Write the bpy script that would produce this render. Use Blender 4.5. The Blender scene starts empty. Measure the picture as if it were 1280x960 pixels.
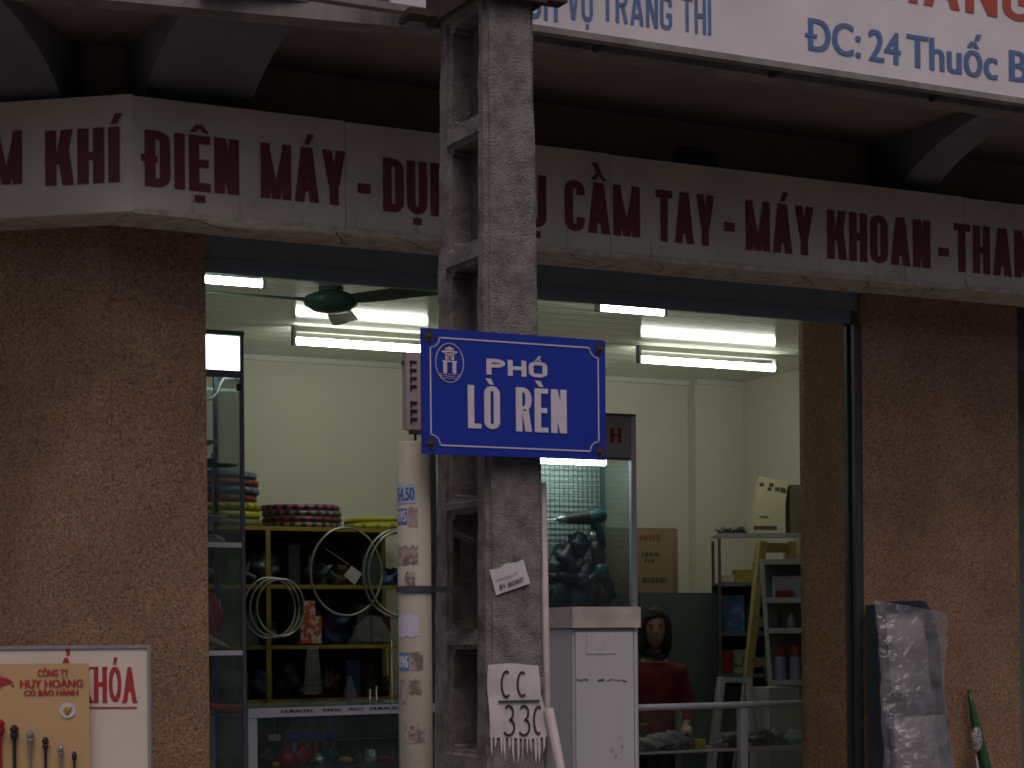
import bpy, bmesh, math, random
from mathutils import Vector, Matrix, noise
random.seed(7)
S = bpy.context.scene
COL = S.collection
R = math.radians
# ------------------------------------------------------------------ camera
F = 2500.0; HZ = 800.0; ROLL = 0.009; A = math.atan(0.5176)
CAM = Vector((-8.5*math.sin(A), -8.5*math.cos(A), 1.6))
RT = Vector((math.cos(A), -math.sin(A), 0)); FW = Vector((math.sin(A), math.cos(A), 0))
cam = bpy.data.cameras.new("camera"); co = bpy.data.objects.new("camera", cam); COL.objects.link(co)
cam.sensor_width = 36; cam.lens = F/1280*36; cam.shift_y = (HZ-480)/1280; cam.clip_end = 500
co.matrix_world = Matrix.Translation(CAM) @ Matrix.Rotation(-A, 4, 'Z') @ Matrix.Rotation(R(90), 4, 'X') @ Matrix.Rotation(-ROLL, 4, 'Z')
S.camera = co
# ------------------------------------------------------------------ world, sun, exposure
w = bpy.data.worlds.new("World"); S.world = w; w.use_nodes = True
nt = w.node_tree; nt.nodes.clear()
sky = nt.nodes.new('ShaderNodeTexSky'); sky.sky_type = 'NISHITA'; sky.sun_disc = False
SUN_EL, SUN_ROT = 63.0, 195.0
sky.sun_elevation = R(SUN_EL); sky.sun_rotation = R(SUN_ROT); sky.dust_density = 5; sky.air_density = 1.0
tint = nt.nodes.new('ShaderNodeMix'); tint.data_type = 'RGBA'; tint.blend_type = 'MULTIPLY'
tint.inputs[0].default_value = 1; tint.inputs[7].default_value = (0.93, 0.88, 0.90, 1)
bg = nt.nodes.new('ShaderNodeBackground'); bg.inputs[1].default_value = 0.115
out = nt.nodes.new('ShaderNodeOutputWorld')
nt.links.new(sky.outputs[0], tint.inputs[6]); nt.links.new(tint.outputs[2], bg.inputs[0]); nt.links.new(bg.outputs[0], out.inputs[0])
sl = bpy.data.lights.new("sun", 'SUN'); sl.energy = 1.3; sl.angle = R(42); sl.color = (1.0, 0.94, 0.93)
so = bpy.data.objects.new("sun", sl); COL.objects.link(so)
az = R(SUN_ROT); el = R(SUN_EL)
sd = Vector((math.sin(az)*math.cos(el), math.cos(az)*math.cos(el), math.sin(el)))
so.rotation_euler = (-sd).to_track_quat('-Z', 'Y').to_euler()
S.view_settings.view_transform = 'Standard'; S.view_settings.look = 'None'
S.view_settings.exposure = -0.62; S.view_settings.gamma = 1
S.render.engine = 'CYCLES'; S.cycles.max_bounces = 7; S.cycles.transparent_max_bounces = 16
S.cycles.filter_width = 1.75
S.cycles.caustics_reflective = False; S.cycles.caustics_refractive = False

# ------------------------------------------------------------------ pixel -> place
cr, sr = math.cos(ROLL), math.sin(ROLL)
def ray(px, py):
    dx, dy = px-640, py-HZ
    tx, ty = cr*dx - sr*dy, sr*dx + cr*dy
    return RT*(tx/F) + FW + Vector((0, 0, -ty/F))
def at(px, py, n):                       # on the wall-parallel plane y = n
    d = ray(px, py); return CAM + d*((n-CAM.y)/d.y)
def atx(px, py, X):                      # on the plane x = X
    d = ray(px, py); return CAM + d*((X-CAM.x)/d.x)
def atp(px, py, P, u):                   # on the upright plane through P along horizontal u
    nn = Vector((-u.y, u.x, 0)); d = ray(px, py); return CAM + d*((P-CAM).dot(nn)/d.dot(nn))
def rect(px0, px1, pyt, pyb, n):         # x0, x1, z0, z1 ; y pixels taken at the middle
    m = (px0+px1)/2; ym = (pyt+pyb)/2
    return at(px0, ym, n).x, at(px1, ym, n).x, at(m, pyb, n).z, at(m, pyt, n).z

# ------------------------------------------------------------------ materials
MATS = {}
def mat(name, col, rough=.6, metal=0, col2=None, scale=8, amt=.5, bump=0, bscale=60, streak=False, emis=0, ecol=None, lo=.4, hi=.7, stretch=None, spec=.5):
    if name in MATS: return MATS[name]
    m = bpy.data.materials.new(name); m.use_nodes = True; n = m.node_tree; b = n.nodes['Principled BSDF']
    b.inputs['Roughness'].default_value = rough; b.inputs['Metallic'].default_value = metal
    b.inputs['Specular IOR Level'].default_value = spec
    b.inputs['Base Color'].default_value = (*col, 1)
    if emis:
        b.inputs['Emission Color'].default_value = (*(ecol or col), 1); b.inputs['Emission Strength'].default_value = emis
        MATS[name] = m; return m
    tc = n.nodes.new('ShaderNodeTexCoord'); mp = n.nodes.new('ShaderNodeMapping'); n.links.new(tc.outputs['Object'], mp.inputs[0])
    if streak: mp.inputs['Scale'].default_value = (1, 1, .12)
    if stretch: mp.inputs['Scale'].default_value = stretch
    no = n.nodes.new('ShaderNodeTexNoise'); no.inputs['Scale'].default_value = scale; no.inputs['Detail'].default_value = 8; no.inputs['Roughness'].default_value = .65
    n.links.new(mp.outputs[0], no.inputs[0])
    rp = n.nodes.new('ShaderNodeMapRange'); rp.inputs[1].default_value = lo; rp.inputs[2].default_value = hi; rp.inputs[4].default_value = amt
    n.links.new(no.outputs[0], rp.inputs[0])
    mx = n.nodes.new('ShaderNodeMix'); mx.data_type = 'RGBA'
    c2 = col2 or tuple(c*.55 for c in col)
    mx.inputs[6].default_value = (*col, 1); mx.inputs[7].default_value = (*c2, 1)
    n.links.new(rp.outputs[0], mx.inputs[0]); n.links.new(mx.outputs[2], b.inputs['Base Color'])
    if bump:
        n2 = n.nodes.new('ShaderNodeTexNoise'); n2.inputs['Scale'].default_value = bscale; n2.inputs['Detail'].default_value = 6
        n.links.new(tc.outputs['Object'], n2.inputs[0])
        bp = n.nodes.new('ShaderNodeBump'); bp.inputs['Strength'].default_value = bump; bp.inputs['Distance'].default_value = .01
        n.links.new(n2.outputs[0], bp.inputs['Height']); n.links.new(bp.outputs[0], b.inputs['Normal'])
    MATS[name] = m; return m
def granite(name, rough, dark=1.0):
    if name in MATS: return MATS[name]
    m = bpy.data.materials.new(name); m.use_nodes = True; n = m.node_tree; b = n.nodes['Principled BSDF']
    tc = n.nodes.new('ShaderNodeTexCoord')
    v = n.nodes.new('ShaderNodeTexVoronoi'); v.inputs['Scale'].default_value = 165; n.links.new(tc.outputs['Object'], v.inputs[0])
    v2 = n.nodes.new('ShaderNodeTexVoronoi'); v2.inputs['Scale'].default_value = 120; n.links.new(tc.outputs['Object'], v2.inputs[0])
    def ramp(src, stops):
        sp = n.nodes.new('ShaderNodeSeparateColor'); n.links.new(src, sp.inputs[0])
        r = n.nodes.new('ShaderNodeValToRGB'); r.color_ramp.interpolation = 'CONSTANT'
        e = r.color_ramp.elements
        while len(e) < len(stops): e.new(.5)
        for q, (p, c) in zip(e, stops): q.position = p; q.color = (c[0]*dark*1.08, c[1]*dark*.98, c[2]*dark*.86, 1)
        n.links.new(sp.outputs[0], r.inputs[0]); return r
    r1 = ramp(v.outputs['Color'], [(0, (.085, .05, .04)), (.18, (.36, .21, .13)), (.5, (.30, .19, .14)), (.68, (.22, .12, .08)), (.82, (.50, .37, .28)), (.93, (.33, .24, .08))])
    r2 = ramp(v2.outputs['Color'], [(0, (.16, .10, .075)), (.12, (.34, .21, .14)), (.6, (.27, .17, .12)), (.85, (.42, .28, .20))])
    mx = n.nodes.new('ShaderNodeMix'); mx.data_type = 'RGBA'; mx.inputs[0].default_value = .4
    n.links.new(r1.outputs[0], mx.inputs[6]); n.links.new(r2.outputs[0], mx.inputs[7])
    no = n.nodes.new('ShaderNodeTexNoise'); no.inputs['Scale'].default_value = 2.2; no.inputs['Detail'].default_value = 5; n.links.new(tc.outputs['Object'], no.inputs[0])
    rp = n.nodes.new('ShaderNodeMapRange'); rp.inputs[1].default_value = .3; rp.inputs[2].default_value = .7; rp.inputs[3].default_value = .72; rp.inputs[4].default_value = 1.08
    n.links.new(no.outputs[0], rp.inputs[0])
    m2 = n.nodes.new('ShaderNodeMix'); m2.data_type = 'RGBA'; m2.blend_type = 'MULTIPLY'; m2.inputs[0].default_value = 1
    n.links.new(mx.outputs[2], m2.inputs[6]); n.links.new(rp.outputs[0], m2.inputs[7]); n.links.new(m2.outputs[2], b.inputs['Base Color'])
    b.inputs['Roughness'].default_value = rough
    if rough > .4:
        bp = n.nodes.new('ShaderNodeBump'); bp.inputs['Strength'].default_value = .35; bp.inputs['Distance'].default_value = .004
        n.links.new(v.outputs['Distance'], bp.inputs['Height']); n.links.new(bp.outputs[0], b.inputs['Normal'])
    MATS[name] = m; return m
def glassy(name, tintc=(.955, .985, .975), gloss=(.9, .95, .95), film=0.0, filmc=(.5, .5, .5), rough=.02, base=.06, bump=0, bscale=20):
    if name in MATS: return MATS[name]
    m = bpy.data.materials.new(name); m.use_nodes = True; n = m.node_tree; n.nodes.clear()
    o = n.nodes.new('ShaderNodeOutputMaterial'); t = n.nodes.new('ShaderNodeBsdfTransparent'); t.inputs[0].default_value = (*tintc, 1)
    g = n.nodes.new('ShaderNodeBsdfGlossy'); g.inputs[0].default_value = (*gloss, 1); g.inputs['Roughness'].default_value = rough
    lw = n.nodes.new('ShaderNodeLayerWeight'); lw.inputs[0].default_value = .25
    ad = n.nodes.new('ShaderNodeMath'); ad.operation = 'MULTIPLY_ADD'; ad.inputs[1].default_value = .5; ad.inputs[2].default_value = base
    n.links.new(lw.outputs['Fresnel'], ad.inputs[0])
    mx = n.nodes.new('ShaderNodeMixShader'); n.links.new(ad.outputs[0], mx.inputs[0]); n.links.new(t.outputs[0], mx.inputs[1]); n.links.new(g.outputs[0], mx.inputs[2])
    res = mx.outputs[0]
    tc = n.nodes.new('ShaderNodeTexCoord')
    if film:
        d = n.nodes.new('ShaderNodeBsdfDiffuse'); d.inputs[0].default_value = (*filmc, 1)
        no = n.nodes.new('ShaderNodeTexNoise'); no.inputs['Scale'].default_value = 9; no.inputs['Detail'].default_value = 8; n.links.new(tc.outputs['Object'], no.inputs[0])
        rp = n.nodes.new('ShaderNodeMapRange'); rp.inputs[1].default_value = .3; rp.inputs[2].default_value = .75; rp.inputs[3].default_value = film*.4; rp.inputs[4].default_value = film*1.5
        n.links.new(no.outputs[0], rp.inputs[0])
        m2 = n.nodes.new('ShaderNodeMixShader'); n.links.new(rp.outputs[0], m2.inputs[0]); n.links.new(res, m2.inputs[1]); n.links.new(d.outputs[0], m2.inputs[2]); res = m2.outputs[0]
    if bump:
        n2 = n.nodes.new('ShaderNodeTexNoise'); n2.inputs['Scale'].default_value = bscale; n2.inputs['Detail'].default_value = 5; n2.inputs['Distortion'].default_value = 1.5
        n.links.new(tc.outputs['Object'], n2.inputs[0])
        bp = n.nodes.new('ShaderNodeBump'); bp.inputs['Strength'].default_value = bump; bp.inputs['Distance'].default_value = .02
        n.links.new(n2.outputs[0], bp.inputs['Height']); n.links.new(bp.outputs[0], g.inputs['Normal'])
    n.links.new(res, o.inputs[0]); MATS[name] = m; return m

concrete = mat('concrete', (.25, .215, .20), .9, col2=(.065, .055, .052), scale=14, amt=.85, bump=.55, bscale=170, lo=.40, hi=.68)
def speckle(m, c1, c2):                   # aggregate showing through: small light and dark grains over the stains
    n = m.node_tree; b = n.nodes['Principled BSDF']; old = b.inputs['Base Color'].links[0].from_socket
    tc = n.nodes.new('ShaderNodeTexCoord'); no = n.nodes.new('ShaderNodeTexNoise'); no.inputs['Scale'].default_value = 150; no.inputs['Detail'].default_value = 3
    n.links.new(tc.outputs['Object'], no.inputs[0]); src = old
    for c, lo_, hi_, f in ((c1, .60, .70, .4), (c2, .42, .32, .45)):
        r = n.nodes.new('ShaderNodeMapRange'); r.inputs[1].default_value = lo_; r.inputs[2].default_value = hi_; r.inputs[4].default_value = f; n.links.new(no.outputs[0], r.inputs[0])
        x = n.nodes.new('ShaderNodeMix'); x.data_type = 'RGBA'; n.links.new(r.outputs[0], x.inputs[0]); n.links.new(src, x.inputs[6]); x.inputs[7].default_value = (*c, 1); src = x.outputs[2]
    n.links.new(src, b.inputs['Base Color'])
speckle(concrete, (.40, .35, .32), (.045, .038, .036))
GRAN = granite('washed_granite', .7, .88); GRANP = granite('polished_granite', .06, .95)
cream = mat('cream_wall_paint', (.64, .61, .52), .75, col2=(.55, .53, .45), scale=2, amt=.5, bump=.05)
pvc = mat('ceiling_pvc', (.62, .64, .56), .10, col2=(.5, .52, .45), scale=3, amt=.4)
brownpl = mat('dark_brown_plaster', (.25, .19, .155), .9, col2=(.15, .115, .095), scale=3, amt=.7, bump=.2)
bluepl = mat('blue_grey_plaster', (.19, .185, .205), .9, col2=(.11, .10, .11), scale=3, amt=.7, bump=.2)
slabm = mat('slab_plaster', (.28, .24, .235), .9, col2=(.12, .10, .10), scale=6, amt=.9, bump=.2, streak=True)
fasm = mat('fascia_board', (.66, .60, .50), .7, col2=(.40, .36, .30), scale=3.2, amt=.75, bump=.1, lo=.42, hi=.8)
lipm = mat('fascia_lip', (.62, .55, .44), .7, col2=(.14, .11, .085), scale=14, amt=.7, streak=False)
banm = mat('banner_sheet', (.74, .67, .69), .55, col2=(.52, .47, .48), scale=2.2, amt=.5, bump=.08, bscale=12)
redl = mat('maroon_letters', (.17, .030, .036), .6, col2=(.12, .024, .028), scale=20, amt=.5)
blul = mat('blue_letters', (.11, .18, .36), .6, amt=.2)
orgl = mat('orange_red_letters', (.42, .085, .05), .6, amt=.2)
darkm = mat('dark_steel', (.045, .048, .055), .55, amt=.4)
boxm = mat('shutter_steel', (.17, .22, .25), .4, amt=.4)
alu = mat('aluminium', (.50, .49, .52), .4, .65, amt=.25)
aluw = mat('pale_aluminium', (.62, .62, .66), .45, .2, amt=.25)
aludk = mat('dark_aluminium', (.13, .13, .16), .4, .5, amt=.25)
GLASS = glassy('cabinet_glass', film=.035, filmc=(.45, .55, .5))
tubem = mat('lit_tube', (1, 1, 1), emis=37, ecol=(.96, 1, .86))
cabtube = mat('lit_cool_tube', (1, 1, 1), emis=34, ecol=(.86, 1, .95))
battm = mat('batten_white', (.16, .16, .14), .5, amt=.2)
white = mat('white_enamel', (.72, .70, .72), .5, amt=.3)
signw = mat('sign_white', (.70, .62, .68), .45, amt=.3, scale=30)
signb = mat('sign_blue', (.018, .042, .36), .38, col2=(.014, .032, .26), scale=6, amt=.6, spec=.4)
rust = mat('rust', (.06, .035, .03), .9, amt=.5)
cabm = mat('cabinet_paint', (.48, .465, .475), .55, col2=(.38, .355, .355), scale=5, amt=.5, streak=True)
lidm = mat('cabinet_lid_paint', (.46, .40, .37), .6, col2=(.24, .18, .17), scale=7, amt=.7)
pipem = mat('cement_pipe', (.41, .36, .285), .75, col2=(.25, .21, .165), scale=6, amt=.7, bump=.15, streak=True)
black = mat('black_plastic', (.02, .02, .022), .45, amt=.3)
darkgoods = mat('dark_goods', (.018, .02, .022), .5, col2=(.05, .055, .055), scale=18, amt=.8)
yel = mat('yellow_shelf_paint', (.34, .25, .03), .5, col2=(.20, .14, .03), amt=.5)
woody = mat('yellow_wood', (.38, .27, .10), .6, col2=(.26, .17, .06), amt=.5, stretch=(8, 8, .6))
card = mat('cardboard', (.30, .20, .11), .85, col2=(.24, .155, .085), amt=.4)
cardp = mat('pale_carton', (.50, .45, .30), .8, amt=.15)
tan = mat('tan_board', (.55, .35, .17), .7, col2=(.48, .30, .14), amt=.4)
boardw = mat('cream_signboard', (.70, .60, .52), .6, col2=(.60, .50, .43), scale=3, amt=.5)
paper = mat('paper', (.62, .56, .58), .8, amt=.3)
redp = mat('red_print', (.40, .03, .035), .6, amt=.2)
ink = mat('black_ink', (.03, .028, .04), .7, amt=.2)
blup = mat('blue_print', (.06, .13, .36), .7, amt=.3)
gdark = mat('dark_green_enamel', (.07, .14, .115), .4, amt=.3)
greyc = mat('grey_green_steel', (.10, .13, .13), .5, amt=.3)
brown_back = mat('dark_backboard', (.05, .032, .025), .8, amt=.5)
teal = mat('teal_plastic', (.008, .075, .09), .4, amt=.3)
redg = mat('red_plastic', (.30, .015, .02), .4, amt=.2); blug = mat('blue_plastic', (.02, .05, .28), .4, amt=.2)
yelg = mat('yellow_plastic', (.55, .38, .04), .4, amt=.2); lav = mat('lavender_can', (.30, .28, .50), .35, amt=.3)
floorm = mat('floor_tile', (.14, .13, .12), .5, amt=.3); road_m = mat('asphalt', (.05, .05, .052), .9, amt=.4, bump=.3)
pavem = mat('pavement_concrete', (.22, .20, .19), .9, amt=.4, bump=.2)
skin = mat('skin', (.42, .26, .19), .55, amt=.2); hairm = mat('black_hair', (.012, .010, .010), .75, amt=.3)
redk = mat('red_knit', (.19, .010, .018), .9, col2=(.10, .006, .012), scale=30, amt=.5, bump=.4, bscale=200)
darkcloth = mat('dark_cloth', (.03, .03, .04), .9, amt=.3)
eyew = mat('eye_white', (.34, .31, .29), .3, amt=.1); lipc = mat('lip_skin', (.32, .10, .09), .5, amt=.1)

# ------------------------------------------------------------------ mesh helpers
def wloc(o):
    v = Vector((0, 0, 0))
    while o: v += o.location; o = o.parent
    return v
def tag(o, label=None, cat=None, group=None, kind=None):
    if label: o['label'] = label
    if cat: o['category'] = cat
    if group: o['group'] = group
    if kind: o['kind'] = kind
    return o
def thing(name, loc, label, cat, group=None):
    o = bpy.data.objects.new(name, None); o.empty_display_size = .1; COL.objects.link(o); o.location = loc
    return tag(o, label, cat, group)
def finish(name, me, m, parent=None, smooth=False, origin=None):
    if parent: org = wloc(parent)
    elif origin is not None: org = Vector(origin)
    else:
        xs = [v.co for v in me.vertices]
        org = Vector(((min(v.x for v in xs)+max(v.x for v in xs))/2, (min(v.y for v in xs)+max(v.y for v in xs))/2, min(v.z for v in xs)))
    me.transform(Matrix.Translation(-org))
    if smooth:
        for p in me.polygons: p.use_smooth = True
    for k in (m if isinstance(m, (list, tuple)) else [m]):
        if len(me.materials) == 0 or isinstance(m, (list, tuple)): me.materials.append(k)
    o = bpy.data.objects.new(name, me); COL.objects.link(o)
    if parent: o.parent = parent
    else: o.location = org
    return o
def obj(name, bm, m, parent=None, smooth=False, bevel=0, segs=2, origin=None):
    if bevel:
        bmesh.ops.bevel(bm, geom=[e for e in bm.edges if e.is_manifold and e.calc_face_angle(0) > .5], offset=bevel, segments=segs, affect='EDGES', profile=.5)
    bmesh.ops.recalc_face_normals(bm, faces=bm.faces)
    me = bpy.data.meshes.new(name); bm.to_mesh(me); bm.free()
    return finish(name, me, m, parent, smooth, origin)
def B(): return bmesh.new()
def hexa(bm, p):                          # 8 points: bottom loop 4, top loop 4
    v = [bm.verts.new(q) for q in p]
    for f in ((0, 3, 2, 1), (4, 5, 6, 7), (0, 1, 5, 4), (1, 2, 6, 5), (2, 3, 7, 6), (3, 0, 4, 7)): bm.faces.new([v[i] for i in f])
def box(bm, x0, x1, y0, y1, z0, z1):
    hexa(bm, [(x0, y0, z0), (x1, y0, z0), (x1, y1, z0), (x0, y1, z0), (x0, y0, z1), (x1, y0, z1), (x1, y1, z1), (x0, y1, z1)])
def obox(bm, P, u, w_, d, z0, z1):        # box from P along u (w_), back along normal (d)
    u = u.normalized(); n_ = Vector((-u.y, u.x, 0)); a = Vector((P.x, P.y, 0))
    q = [a, a+u*w_, a+u*w_+n_*d, a+n_*d]
    hexa(bm, [(v.x, v.y, z0) for v in q] + [(v.x, v.y, z1) for v in q])
def bar(bm, a, b, wd, th=None, up=Vector((0, 0, 1))):   # rectangular bar from a to b
    a = Vector(a); b = Vector(b); th = th or wd; d = (b-a).normalized()
    s = d.cross(up); s = s.normalized() if s.length > 1e-4 else Vector((1, 0, 0)); t = s.cross(d).normalized()
    s *= wd/2; t *= th/2
    hexa(bm, [a-s-t, a+s-t, a+s+t, a-s+t, b-s-t, b+s-t, b+s+t, b-s+t])
def tube(bm, pts, r, seg=10, closed=False, caps=True):
    pts = [Vector(p) for p in pts]; rr = r if isinstance(r, (list, tuple)) else [r]*len(pts)
    N = len(pts); loops = []; prev = None
    for i in range(N):
        if closed: d = pts[(i+1) % N]-pts[i-1]
        else: d = pts[min(i+1, N-1)]-pts[max(i-1, 0)]
        d.normalize()
        if prev is None:
            s = d.cross(Vector((0, 0, 1)))
            if s.length < .05: s = d.cross(Vector((0, 1, 0)))
        else: s = prev-d*prev.dot(d)
        s.normalize(); prev = s; t = d.cross(s)
        loops.append([bm.verts.new(pts[i]+(s*math.cos(2*math.pi*k/seg)+t*math.sin(2*math.pi*k/seg))*rr[i]) for k in range(seg)])
    rng = range(N) if closed else range(N-1)
    for i in rng:
        a, b = loops[i], loops[(i+1) % N]
        for k in range(seg): bm.faces.new((a[k], a[(k+1) % seg], b[(k+1) % seg], b[k]))
    if not closed and caps: bm.faces.new(loops[0]); bm.faces.new(loops[-1])
def lathe(bm, prof, c, seg=24, axis='Z'):
    loops = []
    for r, z in prof:
        lp = []
        for k in range(seg):
            a = 2*math.pi*k/seg; x, y = r*math.cos(a), r*math.sin(a)
            p = {'Z': (x, y, z), 'Y': (x, z, y), 'X': (z, x, y)}[axis]
            lp.append(bm.verts.new(Vector(p)+Vector(c)))
        loops.append(lp)
    for i in range(len(loops)-1):
        for k in range(seg): bm.faces.new((loops[i][k], loops[i][(k+1) % seg], loops[i+1][(k+1) % seg], loops[i+1][k]))
    bm.faces.new(loops[0]); bm.faces.new(loops[-1])
def poly_prism(bm, pts, d):               # closed outline pts extruded by vector d
    d = Vector(d); a = [bm.verts.new(p) for p in pts]; b = [bm.verts.new(Vector(p)+d) for p in pts]
    bm.faces.new(a); bm.faces.new(b[::-1])
    for i in range(len(a)): bm.faces.new((a[i], a[(i+1) % len(a)], b[(i+1) % len(b)], b[i]))
def copy_tree(o, parent=None):
    kids = list(o.children); c = o.copy(); COL.objects.link(c)
    if parent: c.parent = parent
    for k in kids: copy_tree(k, c)
    return c
def lump(bm, c, r, seed=0, rough=.25, sub=3):
    q = bmesh.ops.create_icosphere(bm, subdivisions=sub, radius=1)
    for v in q['verts']:
        k = 1+rough*noise.noise(v.co*1.7+Vector((seed*3.1, seed, 0)))*2+rough*.7*noise.noise(v.co*4.5+Vector((seed, seed*2.1, 0)))
        v.co = Vector((v.co.x*r[0]*k, v.co.y*r[1]*k, max(-r[2]*.8, v.co.z*r[2]*k)))+Vector(c)

# lettering ---------------------------------------------------------------
_cap = {}
def textmesh(body):
    cu = bpy.data.curves.new('t', 'FONT'); cu.body = body; cu.resolution_u = 4
    o = bpy.data.objects.new('t', cu); COL.objects.link(o)
    dg = bpy.context.evaluated_depsgraph_get(); dg.update()
    me = bpy.data.meshes.new_from_object(o.evaluated_get(dg)); bpy.data.objects.remove(o); bpy.data.curves.remove(cu)
    return me
def bounds(me):
    xs = [v.co.x for v in me.vertices]; ys = [v.co.y for v in me.vertices]; return min(xs), max(xs), min(ys), max(ys)
_m = textmesh('H'); CAPH = bounds(_m)[3]
def text(body, P, u, width, cap, m, parent, fat=0.0, lift=.0015, up=Vector((0, 0, 1)), name='lettering', slant=0):
    me = textmesh(body); x0, x1, _, _ = bounds(me); L = x1-x0+2*fat
    sx = width/L; sy = cap/CAPH; u = u.normalized(); nn = u.cross(up).normalized()
    bm = B(); sh = [0] if fat == 0 else ([-fat, 0, fat] if fat < .09 else [-fat, -fat/2, 0, fat/2, fat])
    for i, s in enumerate(sh):
        vs = [bm.verts.new(Vector(P)+u*((v.co.x-x0+fat+s)*sx+slant*v.co.y*sy)+up*(v.co.y*sy)+nn*(lift+i*.0003)) for v in me.vertices]
        for p in me.polygons:
            try: bm.faces.new([vs[k] for k in p.vertices])
            except ValueError: pass
    bpy.data.meshes.remove(me)
    m2 = bpy.data.meshes.new(name); bm.to_mesh(m2); bm.free()
    return finish(name, m2, m, parent)
X = Vector((1, 0, 0))
def glyph(ch, w_, s_, b_):
    """heavy block capital as a list of outlines in a box w_ wide, 1 high; s_ stem, b_ bar thickness"""
    o = []
    def r(x0, x1, y0, y1): o.append([(x0, y0), (x1, y0), (x1, y1), (x0, y1)])
    def dg(x0, y0, x1, y1, t=None): t = t or s_*1.04; o.append([(x0, y0), (x0+t, y0), (x1+t, y1), (x1, y1)])
    def arc_(cx, cy, rx, ry, a0, a1, tx, ty, n_=10):
        for i in range(n_):
            p = R(a0+(a1-a0)*i/n_); q = R(a0+(a1-a0)*(i+1)/n_)
            o.append([(cx+rx*math.cos(p), cy+ry*math.sin(p)), (cx+rx*math.cos(q), cy+ry*math.sin(q)), (cx+(rx-tx)*math.cos(q), cy+(ry-ty)*math.sin(q)), (cx+(rx-tx)*math.cos(p), cy+(ry-ty)*math.sin(p))])
    h = w_/2; k = min(.26, h*.9)
    if ch == 'I': r(0, s_, 0, 1)
    elif ch == 'H': r(0, s_, 0, 1); r(w_-s_, w_, 0, 1); r(s_, w_-s_, .5-b_/2, .5+b_/2)
    elif ch == 'K': r(0, s_, 0, 1); dg(s_*.85, .38, w_-s_*1.1, 1); dg(w_-s_, 0, s_*1.0+.02, .62)
    elif ch == 'N': r(0, s_, 0, 1); r(w_-s_, w_, 0, 1); dg(w_-s_*1.1, 0, 0, 1, s_*1.1)
    elif ch == 'M': r(0, s_, 0, 1); r(w_-s_, w_, 0, 1); dg(h-s_*.42, 0, 0, 1, s_*.85); dg(h-s_*.42, 0, w_-s_*.85, 1, s_*.85)
    elif ch == 'A': dg(0, 0, h-s_*.62, 1); dg(w_-s_*1.04, 0, h-s_*.42, 1); r(w_*.25, w_*.75, .2, .2+b_)
    elif ch == 'V': dg(h-s_*.62, 0, 0, 1); dg(h-s_*.42, 0, w_-s_*1.04, 1)
    elif ch == 'Y': r(h-s_/2, h+s_/2, 0, .45); dg(h-s_*.62, .36, 0, 1); dg(h-s_*.42, .36, w_-s_*1.04, 1)
    elif ch == 'T': r(h-s_/2, h+s_/2, 0, 1-b_); r(0, w_, 1-b_, 1)
    elif ch == 'E': r(0, s_, 0, 1); r(s_, w_, 0, b_); r(s_, w_, 1-b_, 1); r(s_, w_*.92, .5-b_/2, .5+b_/2)
    elif ch == 'L': r(0, s_, 0, 1); r(s_, w_, 0, b_)
    elif ch == 'U': r(0, s_, k, 1); r(w_-s_, w_, k, 1); arc_(h, k, h, k, 180, 360, s_, b_)
    elif ch == 'O': r(0, s_, k, 1-k); r(w_-s_, w_, k, 1-k); arc_(h, k, h, k, 180, 360, s_, b_); arc_(h, 1-k, h, k, 0, 180, s_, b_)
    elif ch in 'CG':
        r(0, s_, k, 1-k); arc_(h, k, h, k, 180, 360, s_, b_); arc_(h, 1-k, h, k, 0, 180, s_, b_); r(w_-s_, w_, 1-k-.09, 1-k)
        if ch == 'C': r(w_-s_, w_, k, k+.09)
        else: r(w_-s_, w_, k, .5); r(h, w_-s_, .5-b_, .5)
    elif ch == 'D': r(0, s_, 0, 1); r(s_, h, 0, b_); r(s_, h, 1-b_, 1); r(w_-s_, w_, k, 1-k); arc_(h, k, h, k, 270, 360, s_, b_); arc_(h, 1-k, h, k, 0, 90, s_, b_)
    elif ch in 'PR':
        m_ = .46; rr = (1-m_)/2; r(0, s_, 0, 1); r(s_, h, 1-b_, 1); r(s_, h, m_, m_+b_); arc_(h, m_+rr, h, rr, -90, 90, s_, b_)
        if ch == 'R': dg(w_-s_*1.05, 0, h-s_*.3, m_+b_*.5)
    return o
DIA = {'Í': ('I', 'a'), 'Ệ': ('E', '^.'), 'Á': ('A', 'a'), 'Ụ': ('U', '.'), 'Ầ': ('A', '^g'), 'À': ('A', 'g'), 'Ò': ('O', 'g'), 'È': ('E', 'g'), 'Ố': ('O', '^a'), 'Đ': ('D', '-'), 'Ị': ('I', '.')}
GW = {'I': 0, 'M': 1.38, 'E': .86, 'L': .84, 'T': .96, 'A': 1.12, 'V': 1.1, 'Y': 1.08, 'K': 1.06}
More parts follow.
